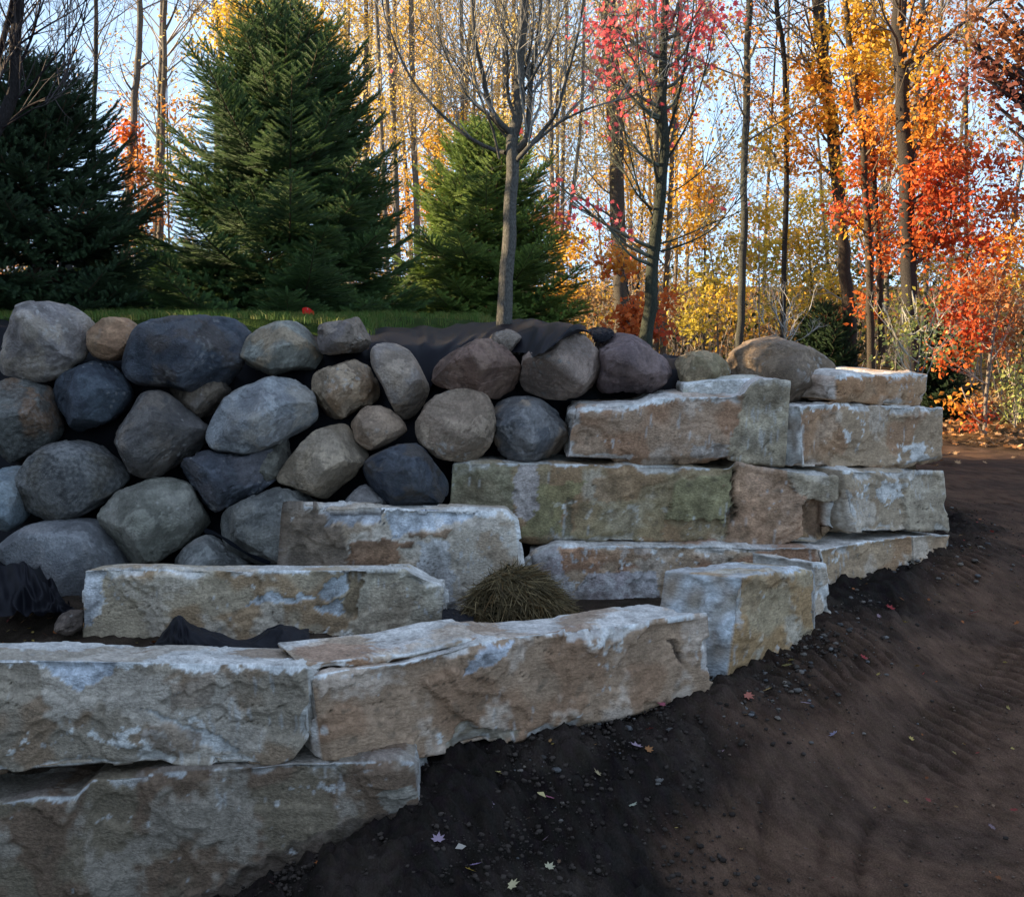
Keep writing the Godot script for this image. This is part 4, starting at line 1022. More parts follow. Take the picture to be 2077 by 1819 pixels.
	put("wire", wire.mesh(), M.plain, flag)
	var cloth := Shape.new()
	for i in 7:
		for j in 5:
			var u := i / 6.0
			var v := j / 4.0
			cloth.v.append(Vector3(-0.034 + u * 0.075, 0.045 + v * 0.042 - 0.014 * u * u + 0.01 * sin(u * 4.0), 0.012 * sin(u * 5.0 + v)))
			cloth.c.append(Color(0.85, 0.03, 0.02))
	cloth.grid(0, 6, 4)
	put("cloth", cloth.smoothed(), M.flag, flag)

func straw_blade() -> ArrayMesh:
	var s := Shape.new()
	for i in 4:
		var y := i / 3.0
		var w := 0.022 * (1.0 - 0.7 * y)
		s.v.append_array([Vector3(-w, y, 0.22 * y * y), Vector3(w, y, 0.22 * y * y)])
		s.n.append_array([Vector3(0, 0.3, -1).normalized(), Vector3(0, 0.3, -1).normalized()])
		s.c.append_array([Color.WHITE, Color.WHITE])
	s.grid(0, 3, 1)
	return s.mesh()

# ---------------------------------------------------------------- trees
var PAL := {
	"yellow": [Color(0.85, 0.62, 0.10), Color(0.78, 0.50, 0.06)],
	"gold": [Color(0.82, 0.52, 0.07), Color(0.74, 0.38, 0.05)],
	"pale": [Color(0.85, 0.68, 0.28), Color(0.75, 0.54, 0.18)],
	"orange": [Color(0.82, 0.40, 0.07), Color(0.74, 0.26, 0.04)],
	"redorange": [Color(0.72, 0.2, 0.045), Color(0.6, 0.12, 0.03)],
	"red": [Color(0.58, 0.08, 0.035), Color(0.5, 0.14, 0.04)],
	"crimson": [Color(0.88, 0.19, 0.20), Color(0.78, 0.10, 0.12)],
	"rust": [Color(0.46, 0.19, 0.07), Color(0.34, 0.13, 0.05)],
	"dark": [Color(0.28, 0.09, 0.055), Color(0.2, 0.075, 0.065)],
	"pine": [Color(0.03, 0.05, 0.02), Color(0.05, 0.07, 0.03)],
	"olive": [Color(0.62, 0.48, 0.07), Color(0.42, 0.35, 0.07)],
	"green": [Color(0.3, 0.36, 0.1), Color(0.58, 0.56, 0.2)],
	"brown": [Color(0.5, 0.31, 0.12), Color(0.36, 0.22, 0.10)],
}
var leaf_oval: ArrayMesh
var leaf_maple: ArrayMesh

func twig(s: Shape, from: Vector3, dir: Vector3, length: float, r: float, col: Color, depth: int, up: float, tips: Array) -> void:
	var pts := [from]
	var rad := [r]
	var d := dir.normalized()
	var n := 4 if depth > 0 else 3
	for i in n:
		d = (d + Vector3(rng.randfn(), rng.randfn(), rng.randfn()) * 0.13 + Vector3(0, up, 0)).normalized()
		pts.append(pts[-1] + d * length / n)
		rad.append(r * (1.0 - 0.75 * (i + 1.0) / n))
	s.tube(pts, rad, 4 if depth > 0 else 3, col)
	tips.append(pts[-1])
	tips.append(pts[-2])
	if depth <= 0:
		return
	for k in rng.randi_range(3, 5):
		var q := rng.randf_range(0.25, 0.98) * n
		var p: Vector3 = pts[int(q)].lerp(pts[mini(int(q) + 1, n)], fposmod(q, 1.0))
		var side := d.cross(Vector3(rng.randfn(), rng.randfn(), rng.randfn())).normalized()
		twig(s, p, d * 0.8 + side * rng.randf_range(0.5, 1.1), length * rng.randf_range(0.3, 0.55), r * 0.5, col.lerp(Color(0.16, 0.13, 0.115), 0.25), depth - 1, up, tips)

# stem: [x, y] pixels up the trunk at depth d (first is lowest); the trunk runs down to the ground and on above the frame
# o.limbs: traced [x0, y0, x1, y1, ... , radius]; o.blobs: [x, y, rx, ry, leaves, palette, (depth)] masses of leaf on twigs
func tree(called: String, label: String, group: String, stem: Array, d: float, r: float, o := {}) -> Node3D:
	rng.seed = o.get("seed", int(stem[0] * 13 + d * 7))
	var bark: Color = o.get("bark", Color(0.14, 0.125, 0.11))
	var pts := []
	for i in range(0, stem.size(), 2): pts.append(at(stem[i], stem[i + 1], d))
	var foot_y: float = o.get("base", ground_y(pts[0].x, -d))
	var low: Vector3 = pts[0]
	if low.y > foot_y:
		var dir: Vector3 = pts[0] - pts[1]
		low += dir * ((low.y - foot_y) / maxf(0.1, -dir.y))
		pts.push_front(Vector3(low.x, foot_y - 0.05, low.z))
	var top: Vector3 = pts[-1] + (pts[-1] - pts[-2]).normalized() * o.get("more", 3.0)
	if o.get("more", 3.0) > 0.0: pts.append(top)
	var base: Vector3 = Vector3(pts[0].x, foot_y, pts[0].z)
	var sm := path(pts, 6)
	for i in range(1, sm.size() - 1): sm[i] += Vector3(nz(sm[i], 2.2, d), 0, nz(sm[i], 2.2, d + 5)) * r * 0.3
	var height: float = sm[-1].y - sm[0].y
	var rad := []
	for p in sm: rad.append(r * lerpf(1.0, o.get("taper", 0.35), clampf((p.y - sm[0].y) / height, 0, 1)) * (1.0 + 0.35 * smoothstep(0.25, 0.0, p.y - sm[0].y)) * (1.0 + 0.08 * nz(p, 6.0, d)))
	var local := []
	for p in sm: local.append(p - base)
	var wood := Shape.new()
	wood.tube(local, rad, 12 if r > 0.03 else 6, bark)
	var fine := Shape.new()
	var tips := []
	for l in o.get("limbs", []):
		var lp := []
		var dd := d
		for i in range(0, l.size() - 1, 2):
			lp.append(at(l[i], l[i + 1], dd) - base)
			dd += rng.randf_range(-0.13, 0.13)
		var ls := path(lp, 5)
		var lr := []
		for i in ls.size(): lr.append(l[-1] * lerpf(1.0, 0.3, float(i) / (ls.size() - 1)))
		wood.tube(ls, lr, 8, bark * 0.9)
		for i in int(o.get("twigs", 7)):
			var q := int(rng.randf_range(0.15, 0.98) * (ls.size() - 1))
			var dir: Vector3 = (ls[q + 1] - ls[q]).normalized()
			var side := dir.cross(Vector3(rng.randfn(), rng.randfn(), rng.randfn())).normalized()
			twig(fine, ls[q], dir + side * rng.randf_range(0.35, 0.9) + Vector3(0, 0.35, 0), rng.randf_range(0.35, 0.9) * o.get("twig_len", 1.0), maxf(0.0035, lr[q] * 0.4), bark, 2, 0.1, tips)
	# side branches along the stem
	for i in int(o.get("branches", 10)):
		var f := rng.randf_range(o.get("from", 0.35), 0.97)
		var q := int(f * (local.size() - 1))
		var a := rng.randf() * TAU
		var up: float = o.get("up", 0.7)
		twig(fine, local[q], Vector3(cos(a), up + rng.randf_range(-0.2, 0.3), sin(a)), height * rng.randf_range(0.08, 0.2) * o.get("reach", 1.0), maxf(0.004, rad[q] * 0.32), bark, 2, 0.06, tips)
	var places := []
	var tints := []
	var size: float = o.get("leaf", 0.055)
	for b in o.get("blobs", []):
		var bd: float = b[6] if b.size() > 6 else d + rng.randf_range(-0.5, 0.5)
		var c := at(b[0], b[1], bd) - base
		var rx: float = b[2] / FOCAL * bd
		var ry: float = b[3] / FOCAL * bd
		var rz: float = minf(rx, 1.1)
		# a limb from the stem into the mass
		var best: Vector3 = local[0]
		for p in local:
			if absf(p.y - (c.y - ry - absf(c.x - p.x) * 0.5)) < absf(best.y - (c.y - ry - absf(c.x - best.x) * 0.5)): best = p
		var limb := path([best, best.lerp(c, 0.5) + Vector3(0, -0.05, 0), c + Vector3(0, ry * 0.5, 0)], 5)
		var lr := []
		for i in limb.size(): lr.append(maxf(0.005, r * 0.3 * (1.0 - 0.8 * i / limb.size())))
		fine.tube(limb, lr, 5, bark)
		var pal: Array = PAL[b[5]]
		var n: int = int(b[4] * 0.78)
		var spots := []
		for i in maxi(4, n / 28):
			var e := Vector3(rng.randfn(), rng.randfn(), rng.randfn()) * 0.5
			if e.length() > 1.15: e = e.normalized() * 1.1
			var p := c + Vector3(e.x * rx, e.y * ry, e.z * rz)
			var s0: Vector3 = limb[int(rng.randf_range(0.3, 0.99) * limb.size())]
			fine.tube([s0, s0.lerp(p, 0.5) + Vector3(0, -0.03, 0), p], [0.005, 0.004, 0.002], 3, bark)
			spots.append([s0, p])
		for i in n:
			var sp = spots[rng.randi() % spots.size()]
			var p: Vector3 = sp[0].lerp(sp[1], rng.randf_range(0.45, 1.1)) + Vector3(rng.randfn(), rng.randfn() * 0.7 - 0.3, rng.randfn()) * o.get("clump", 0.1)
			places.append(leaf_at(p, size * rng.randf_range(0.6, 1.25)))
			tints.append(shade(pal))
	if o.has("tip_leaves"):
		var pal: Array = PAL[o.tip_leaves[1]]
		for i in int(o.tip_leaves[0]):
			var p: Vector3 = tips[rng.randi() % tips.size()] + Vector3(rng.randfn(), rng.randfn(), rng.randfn()) * 0.07
			places.append(leaf_at(p, size * rng.randf_range(0.6, 1.2)))
			tints.append(shade(pal))
	var t := thing(called, base)
	tag(t, label, o.get("kind", "tree"), group)
	put("trunk", wood.mesh(), M.bark, t)
	if fine.v.size(): tag(put("branches", fine.mesh(), M.twig, t), "", "", "", "stuff")
	if places.size(): scatter("foliage", leaf_maple if o.get("maple", false) else leaf_oval, M.leaf, places, tints, t)
	return t

func leaf_at(p: Vector3, size: float) -> Transform3D:
	var b := Basis.from_euler(Vector3(rng.randf_range(-1.2, 1.2), rng.randf() * TAU, rng.randf_range(1.6, 4.6)))
	return Transform3D(b.scaled_local(Vector3.ONE * size), p)

func shade(pal: Array) -> Color:
	var c: Color = pal[0].lerp(pal[1], rng.randf())
	return c * rng.randf_range(0.65, 1.2)

func shoot_mesh() -> ArrayMesh:
	var s := Shape.new()
	s.tube([Vector3.ZERO, Vector3(0, 1, 0)], [0.022, 0.012], 3, Color(0.8, 0.55, 0.4))
	for i in 46:
		var y := i / 46.0
		var a := i * 2.399963
		var o := Vector3(cos(a), 0, sin(a))
		var w := Vector3(-sin(a), 0, cos(a)) * 0.03
		var l := 0.22 * (1.0 - 0.35 * y)
		var p := Vector3(0, y, 0)
		var tip := p + o * l * 0.75 + Vector3(0, l * 0.75, 0)
		var f := s.v.size()
		s.v.append_array([p - w, p + w, tip])
		var nn := (o * -0.5 + Vector3(0, 1, 0)).normalized()
		for k in 3:
			s.n.append(nn)
			s.c.append(Color.WHITE)
		s.k.append_array([f, f + 2, f + 1])
	return s.mesh()

func spruce(label: String, px: float, d: float, base_y: float, height: float, reach: float, sd: int, dark: Color, light: Color, o := {}) -> void:
	rng.seed = sd
	var base := at(px, 640, d)
	base.y = base_y
	var t := thing("spruce_tree", base)
	tag(t, label, "spruce", "spruces standing on the lawn behind the boulders")
	var wood := Shape.new()
	var trunk := []
	var tr := []
	for i in 11:
		trunk.append(Vector3(0.02 * sin(i * 1.3), height * i / 10.0, 0.02 * cos(i * 1.7)))
		tr.append(lerpf(0.05 * height / 3.0 + 0.01, 0.006, i / 10.0))
	wood.tube(trunk, tr, 9, Color(0.11, 0.075, 0.05))
	put("trunk", wood.mesh(), M.bark, t)
	var limbs := Shape.new()
	var places := []
	var tints := []
	var y: float = o.get("skirt", 0.08)
	var size: float = o.get("shoot", 0.09)
	while y < height * 0.985:
		var f := y / height
		var n := 9 if f < 0.85 else 6
		var turn := rng.randf() * TAU
		var tier := rng.randf_range(0.82, 1.12)
		for b in n:
			if rng.randf() < 0.08: continue
			var a := turn + TAU * b / n + rng.randfn() * 0.25
			var l := (reach * (1.0 - pow(f, 1.8)) * tier * rng.randf_range(0.6, 1.15) * (1.0 + 0.14 * sin(a * 2.0 + sd)) + 0.04)
			var rise := lerpf(-0.18, 0.85, smoothstep(0.1, 1.0, f)) + rng.randfn() * 0.1
			var pts := []
			for i in 6:
				var u := i / 5.0
				pts.append(Vector3(cos(a) * l * u, y + l * (rise * u - 0.28 * u * (1.0 - u) * 1.6 + 0.16 * u * u), sin(a) * l * u))
			limbs.tube(pts, [0.013, 0.011, 0.009, 0.007, 0.005, 0.003], 4, Color(0.09, 0.06, 0.04))
			var along := maxi(3, int(l / (size * 0.42)))
			for i in range(1, along + 1):
				var u := float(i) / along
				if u < 0.2 and l > 0.5: continue
				var q := u * 5.0
				var p: Vector3 = pts[int(minf(q, 4))].lerp(pts[int(minf(q, 4)) + 1], q - int(minf(q, 4)))
				var dir: Vector3 = (pts[mini(int(q) + 1, 5)] - pts[maxi(mini(int(q), 4), 0)]).normalized()
				var across := dir.cross(Vector3.UP).normalized()
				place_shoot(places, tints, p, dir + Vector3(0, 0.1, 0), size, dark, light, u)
				for side in [-1.0, 1.0]:
					var tl := minf(0.5, (1.0 - u) * l * 0.62 + 0.07) * rng.randf_range(0.7, 1.15)
					var td: Vector3 = (dir * 0.75 + across * side * 0.8 + Vector3(0, rng.randf_range(-0.22, 0.12), 0)).normalized()
					var m := maxi(1, int(tl / (size * 0.5)))
					for k in m:
						var pp := p + td * tl * (k + 0.15) / m + Vector3(0, -0.25 * pow(tl * k / m, 2.0), 0)
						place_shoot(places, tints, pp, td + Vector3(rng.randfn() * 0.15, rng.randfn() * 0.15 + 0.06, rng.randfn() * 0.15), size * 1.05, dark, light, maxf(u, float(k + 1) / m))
		y += lerpf(o.get("gap", 0.086), 0.06, f) * rng.randf_range(0.75, 1.2)
	# leader
	for i in 5:
		var a := i * 1.26
		place_shoot(places, tints, Vector3(0, height * 0.97, 0), Vector3(cos(a) * 0.4, 1, sin(a) * 0.4) if i else Vector3.UP, size * (1.6 if i == 0 else 1.0), dark, light, 1.0)
	tag(put("branches", limbs.mesh(), M.twig, t), "", "", "", "stuff")
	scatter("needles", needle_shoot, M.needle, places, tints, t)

var needle_shoot: ArrayMesh

func place_shoot(places: Array, tints: Array, p: Vector3, dir: Vector3, size: float, dark: Color, light: Color, u: float) -> void:
	dir = dir.normalized()
	var side := dir.cross(Vector3(rng.randf_range(-1, 1), rng.randf_range(-1, 1), rng.randf_range(-1, 1))).normalized()
	var s := size * rng.randf_range(0.8, 1.25)
	places.append(Transform3D(Basis(side * s, dir * s, side.cross(dir) * s), p))
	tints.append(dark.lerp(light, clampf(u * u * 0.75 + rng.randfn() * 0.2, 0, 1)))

func build_trees() -> void:
	leaf_oval = leaf_mesh(false)
	leaf_maple = leaf_mesh(true)
	needle_shoot = shoot_mesh()
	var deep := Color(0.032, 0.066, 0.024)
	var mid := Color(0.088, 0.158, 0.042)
	spruce("very dark spruce at the left edge, its top behind bare twigs", 92, 8.8, 1.88, 1.78, 0.8, 41, Color(0.016, 0.034, 0.018), Color(0.045, 0.08, 0.032))  # needles coloured darker than the others, its shade put into the colour
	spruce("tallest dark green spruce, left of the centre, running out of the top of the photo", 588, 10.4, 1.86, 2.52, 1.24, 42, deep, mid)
	spruce("small yellow-green spruce behind the bare young maple", 984, 11.8, 1.86, 1.75, 0.95, 43, Color(0.048, 0.095, 0.022), Color(0.19, 0.28, 0.055))  # needles coloured paler, part of its sunlit look put into the colour
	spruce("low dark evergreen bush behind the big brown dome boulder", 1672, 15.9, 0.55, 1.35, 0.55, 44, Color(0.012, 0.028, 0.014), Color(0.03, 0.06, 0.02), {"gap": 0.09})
	spruce("dark evergreen just past the right end of the wall", 1905, 15.6, 0.45, 1.15, 0.45, 45, Color(0.012, 0.028, 0.014), Color(0.03, 0.055, 0.02))
	spruce("tall spruce out of view on the left, placed to shade the left spruce", -520, 8.6, 1.88, 5.0, 1.1, 46, deep, mid, {"gap": 0.13, "shoot": 0.15})  # unseen, placed to shade the left spruce
	var pale_bark := Color(0.36, 0.32, 0.27)
	var dark_bark := Color(0.085, 0.075, 0.07)
	# ornamental maples near the wall
	tree("maple_tree", "bare young maple with a smooth grey trunk rising behind the tarp", "", [1024, 655, 1030, 520, 1034, 400, 1038, 345, 1041, 285, 1050, 235, 1054, 160, 1062, 60, 1066, -60], 7.75, 0.053, {"base": 1.6, "bark": Color(0.24, 0.235, 0.205), "taper": 0.3, "more": 1.0, "branches": 0, "twigs": 11, "limbs": [[1033, 268, 1005, 238, 989, 200, 977, 140, 963, 80, 957, 0, 950, -120, 0.022], [1048, 305, 1070, 277, 1074, 225, 1076, 170, 1088, 92, 1096, 32, 1100, -80, 0.026], [1025, 310, 989, 299, 949, 277, 909, 245, 873, 209, 841, 169, 816, 125, 796, 76, 780, 32, 770, -40, 0.014], [1041, 333, 1070, 301, 1102, 265, 1130, 225, 1146, 169, 1162, 112, 1178, 40, 1186, -40, 0.016], [1086, 289, 1134, 249, 1182, 225, 1230, 209, 1278, 197, 1340, 170, 0.009], [1026, 277, 997, 241, 961, 209, 941, 185, 917, 140, 893, 80, 880, 0, 0.009], [1013, 322, 999, 261, 981, 217, 961, 153, 945, 80, 930, -20, 0.009], [1046, 240, 1030, 190, 1030, 120, 1022, 40, 1016, -60, 0.014], [1060, 190, 1090, 140, 1120, 80, 1150, 0, 0.01], [1052, 200, 1066, 140, 1080, 70, 1082, -40, 0.012], [989, 200, 940, 150, 900, 90, 850, 20, 0.007], [1076, 170, 1040, 100, 1010, 30, 990, -60, 0.008]], "tip_leaves": [10, "crimson"]})
	tree("maple_tree", "young maple with crimson leaves left in its upper twigs", "", [1311, 715, 1321, 600, 1327, 522, 1339, 400, 1346, 281, 1344, 160, 1347, 40, 1347, -60], 9.3, 0.055, {"base": 1.3, "bark": Color(0.1, 0.11, 0.085), "taper": 0.28, "more": 1.2, "branches": 0, "twigs": 9, "leaf": 0.062, "maple": true, "clump": 0.1, "limbs": [[1317, 522, 1280, 490, 1240, 440, 1190, 410, 1150, 380, 0.012], [1315, 500, 1370, 485, 1440, 455, 1500, 430, 0.009], [1340, 510, 1400, 490, 1450, 460, 1510, 390, 0.009], [1322, 425, 1290, 390, 1262, 340, 1235, 310, 0.009], [1330, 400, 1380, 380, 1430, 340, 1480, 290, 0.007], [1336, 380, 1320, 300, 1305, 220, 1295, 120, 1290, 0, 0.012], [1344, 310, 1370, 220, 1390, 130, 1405, 30, 1410, -40, 0.013], [1345, 300, 1320, 200, 1300, 110, 1270, 20, 0.01], [1300, 400, 1270, 280, 1250, 180, 1240, 60, 0.008], [1345, 250, 1350, 160, 1372, 60, 1380, -20, 0.01], [1350, 330, 1400, 240, 1430, 140, 1450, 40, 0.009], [1325, 440, 1270, 330, 1225, 240, 1200, 150, 0.007]],
		"blobs": [[1240, 60, 48, 50, 150, "crimson", 9.2], [1215, 20, 30, 30, 60, "crimson", 9.2], [1222, 115, 26, 26, 45, "crimson", 9.1], [1240, 145, 26, 22, 45, "crimson", 9.1], [1420, 60, 50, 50, 150, "crimson", 9.4], [1430, 15, 50, 25, 110, "crimson", 9.3], [1410, 115, 36, 22, 55, "crimson", 9.3], [1320, 20, 60, 30, 100, "crimson", 9.3], [1300, 75, 40, 30, 45, "crimson", 9.4], [1375, 20, 30, 30, 60, "crimson", 9.3], [1385, 175, 30, 25, 22, "crimson", 9.4], [1290, 195, 50, 20, 18, "crimson", 9.2], [1240, 240, 70, 40, 18, "crimson", 9.2], [1370, 260, 30, 30, 8, "crimson", 9.3], [1125, 375, 22, 16, 22, "crimson", 9.1], [1200, 430, 40, 26, 36, "crimson", 9.1], [1230, 465, 36, 16, 22, "crimson", 9.1]], "tip_leaves": [40, "crimson"]})
	tree("maple_tree", "bare dark-limbed tree leaning in from the left edge", "", [-95, 640, -70, 420, -40, 330, -10, 262, 8, 225, 30, 150, 36, 60, 40, -60], 7.4, 0.05, {"base": 1.88, "bark": Color(0.07, 0.06, 0.062), "taper": 0.4, "more": 0.8, "branches": 0, "twigs": 9, "limbs": [[-60, 330, -20, 180, 0, 100, 18, 30, 30, -40, 0.03], [0, 265, 50, 220, 112, 186, 140, 130, 165, 60, 180, -30, 0.008], [10, 222, 64, 170, 122, 100, 160, 40, 178, -30, 0.008], [30, 150, 60, 85, 76, 30, 86, -30, 0.01], [38, 90, 90, 55, 150, 20, 200, -20, 0.007], [0, 262, 60, 225, 110, 195, 150, 150, 0.006], [-30, 250, 10, 130, 30, 100, 0.01]], "tip_leaves": [3, "crimson"]})
	var fg := "tall forest trees behind the lawn"
	tree("forest_tree", "slim dark trunk over the top of the left spruce", fg, [190, 300, 191, 200, 193, 100, 194, 0, 196, -120], 12.4, 0.031, {"bark": dark_bark, "branches": 16, "from": 0.4, "reach": 1.1})
	tree("forest_tree", "straight grey trunk with two broken stubs left of the tallest spruce", fg, [264, 330, 270, 215, 279, 130, 283, 0, 286, -120], 17.2, 0.064, {"bark": pale_bark * 0.8, "branches": 8, "from": 0.6, "limbs": [[268, 185, 252, 160, 240, 120, 0.0166], [281, 140, 298, 128, 314, 117, 0.0204]], "twigs": 0})
	tree("forest_tree", "grey trunk with a short stub, second from the tallest spruce", fg, [326, 400, 330, 280, 332, 150, 333, 60, 336, -120], 17.4, 0.052, {"bark": pale_bark * 0.8, "branches": 14, "from": 0.5, "limbs": [[334, 170, 348, 145, 354, 132, 0.0120], [335, 60, 350, 30, 368, -20, 0.0192]], "twigs": 3, "tip_leaves": [120, "pale"]})
	tree("forest_tree", "forked trunk just left of the tallest spruce with yellow leaves beside it", fg, [440, 330, 443, 190, 447, 88, 436, 0, 430, -120], 17.0, 0.055, {"bark": pale_bark * 0.7, "branches": 12, "limbs": [[447, 88, 470, 50, 490, 10, 510, -60, 0.0243], [440, 60, 400, 30, 360, 0, 0.0146]], "twigs": 4, "leaf": 0.06, "blobs": [[425, 95, 40, 60, 160, "yellow"], [470, 30, 60, 50, 500, "yellow"], [400, 20, 60, 30, 90, "pale"]]})
	tree("forest_tree", "bright yellow tree glowing behind the top of the tallest spruce", fg, [560, 400, 558, 100, 556, 0, 556, -100], 17.4, 0.058, {"bark": pale_bark * 0.8, "leaf": 0.068, "blobs": [[480, 50, 50, 90, 1100, "yellow"], [560, 20, 90, 70, 1300, "yellow"], [500, 130, 40, 50, 500, "yellow"], [640, 60, 60, 90, 700, "yellow"], [680, 180, 40, 60, 300, "gold"], [690, 40, 50, 60, 300, "pale"]]})
	# pale slim trunks between the tallest spruce and the bare maple
	var slim := "slim pale forest trunks behind the small spruce"
	for e in [[742, 742, 744, 0.048, 17.5, "leftmost pale trunk right of the tallest spruce"], [764, 774, 786, 0.038, 16.5, "second pale trunk right of the tallest spruce"], [785, 800, 808, 0.045, 17.0, "third pale trunk right of the tallest spruce"], [834, 840, 850, 0.049, 17.0, "straight pale trunk midway between tallest spruce and bare maple"], [937, 937, 936, 0.033, 17.0, "slim grey trunk above the tip of the small spruce"], [962, 961, 960, 0.03, 18.0, "slim trunk left of the bare maple's fork"], [1024, 1022, 1020, 0.036, 17.0, "slim trunk right behind the bare maple"], [1112, 1118, 1121, 0.036, 16.0, "pale slim trunk right of the bare maple"], [1150, 1143, 1139, 0.032, 17.5, "grey slim trunk between bare maple and the thick trunk"], [1186, 1175, 1130, 0.028, 16.0, "thin leaning trunk left of the thick trunk"]]:
		tree("forest_tree", e[5], slim, [e[2], 600, e[1], 280, e[0], 0, e[0] - 4, -140], e[4], e[3], {"bark": pale_bark, "branches": 22, "from": 0.3, "reach": 0.85, "up": 1.0, "taper": 0.5, "leaf": 0.045, "tip_leaves": [3200, "yellow" if e[0] % 2 else "pale"]})
	# smaller leaf trees in the middle distance
	var glow := "golden-leaved poplars between the spruces and the crimson maple"
	for e in [[705, 19.0, "pale yellow poplar right of the tallest spruce's top"], [800, 20.0, "pale yellow poplar over the gap between the two larger spruces"], [890, 19.5, "golden poplar above the small spruce, left of the bare maple"], [1010, 21.0, "golden poplar showing through the bare maple's crown"], [1130, 20.0, "golden-brown poplar between the bare maple and the thick trunk"]]:
		tree("poplar_tree", e[2], glow, [e[0] + 4, 600, e[0], 300, e[0] + 2, 60, e[0], -100], e[1], 0.035, {"bark": pale_bark, "branches": 26, "from": 0.35, "up": 1.0, "reach": 0.8, "leaf": 0.05, "clump": 0.16, "tip_leaves": [900, "pale"], "blobs": [[e[0] - 20, 60, 60, 70, 520, "yellow"], [e[0] + 25, 150, 50, 70, 420, "pale"], [e[0] - 15, 230, 50, 60, 340, "gold"], [e[0] + 10, 320, 50, 50, 260, "gold"], [e[0], 430, 60, 50, 300, "orange"]] })
	var low := "small autumn trees and saplings under the forest"
	tree("small_tree", "rust-red sapling between the left and the tallest spruce", low, [282, 560, 280, 400, 276, 260], 17.0, 0.024, {"more": 0.0, "leaf": 0.07, "blobs": [[256, 262, 26, 24, 260, "redorange"], [268, 300, 40, 40, 420, "orange"], [285, 350, 46, 46, 480, "rust"], [300, 420, 50, 50, 520, "rust"], [270, 470, 40, 40, 260, "brown"]]})
	tree("small_tree", "thin pinkish-orange sapling left of the tallest spruce", low, [345, 560, 340, 400, 338, 210], 17.6, 0.022, {"more": 0.3, "branches": 22, "from": 0.3, "leaf": 0.055, "tip_leaves": [200, "pale"], "blobs": [[360, 230, 50, 50, 190, "orange"], [395, 270, 40, 40, 220, "gold"], [340, 330, 50, 60, 260, "gold"], [240, 190, 34, 34, 80, "orange"], [420, 200, 40, 40, 140, "pale"]]})
	tree("small_tree", "orange-gold tree left of the small spruce", low, [872, 560, 876, 420, 884, 270], 18.5, 0.025, {"more": 0.0, "leaf": 0.06, "blobs": [[890, 288, 36, 32, 420, "gold"], [935, 230, 20, 18, 100, "orange"], [868, 365, 40, 26, 320, "gold"], [830, 420, 50, 40, 320, "orange"], [900, 420, 60, 60, 300, "rust"], [760, 420, 50, 70, 300, "brown"]]})
	tree("small_tree", "rust-gold sapling right of the small spruce", low, [1120, 640, 1126, 500, 1130, 400], 13.6, 0.02, {"more": 0.0, "leaf": 0.06, "blobs": [[1110, 440, 50, 40, 380, "rust"], [1150, 500, 50, 50, 420, "gold"], [1130, 580, 60, 40, 420, "gold"], [1190, 600, 50, 40, 300, "brown"], [1090, 400, 40, 40, 160, "brown"]]})
	tree("small_tree", "bright rust-red sapling at the foot of the thick trunk", low, [1290, 712, 1285, 640, 1268, 560], 11.0, 0.015, {"base": 1.4, "more": 0.0, "leaf": 0.065, "clump": 0.07, "blobs": [[1262, 512, 50, 22, 240, "orange"], [1240, 530, 40, 18, 120, "redorange"], [1285, 620, 40, 26, 260, "redorange"], [1310, 655, 44, 30, 280, "red"], [1340, 600, 26, 40, 160, "redorange"], [1265, 645, 30, 14, 100, "redorange"]]})
	tree("small_tree", "dense golden tree right of the crimson maple", low, [1428, 640, 1430, 480, 1426, 300], 19.0, 0.03, {"more": 0.0, "leaf": 0.065, "blobs": [[1400, 300, 34, 40, 420, "gold"], [1410, 370, 50, 50, 800, "gold"], [1440, 430, 60, 50, 800, "yellow"], [1400, 480, 60, 40, 500, "gold"], [1460, 380, 40, 40, 400, "gold"], [1380, 200, 40, 50, 160, "orange"], [1470, 520, 60, 60, 500, "olive"]]})
	tree("forest_tree", "thick grey trunk behind the crimson maple", "", [1262, 700, 1257, 520, 1247, 260, 1236, 40, 1228, -120], 16.6, 0.108, {"bark": Color(0.17, 0.15, 0.125), "taper": 0.7, "branches": 12, "from": 0.5, "limbs": [[1252, 400, 1220, 380, 1180, 330, 1150, 270, 0.0148], [1246, 250, 1300, 200, 1340, 130, 0.0148]], "leaf": 0.06, "tip_leaves": [260, "brown"]})
	var right := "tall autumn trees behind the right end of the wall"
	tree("forest_tree", "slender mossy grey trunk left of the big brown dome boulder", right, [1500, 720, 1508, 480, 1514, 200, 1519, 0, 1522, -120], 15.5, 0.051, {"bark": Color(0.13, 0.13, 0.11), "taper": 0.6, "branches": 16, "from": 0.45, "leaf": 0.066, "blobs": [[1545, 60, 50, 50, 70, "orange"], [1500, 60, 40, 40, 70, "gold"], [1480, 150, 40, 50, 90, "brown"]], "tip_leaves": [120, "brown"]})
	tree("forest_tree", "thin dark trunk second right of the crimson maple, yellow leaves round it", right, [1587, 700, 1595, 350, 1592, 140, 1577, 20, 1572, -100], 16.2, 0.037, {"bark": dark_bark, "taper": 0.7, "branches": 14, "from": 0.5, "leaf": 0.07, "blobs": [[1550, 275, 60, 50, 420, "yellow"], [1610, 240, 50, 60, 260, "gold"], [1540, 190, 40, 40, 110, "orange"], [1620, 320, 40, 40, 160, "orange"], [1560, 330, 50, 40, 200, "pale"]]})
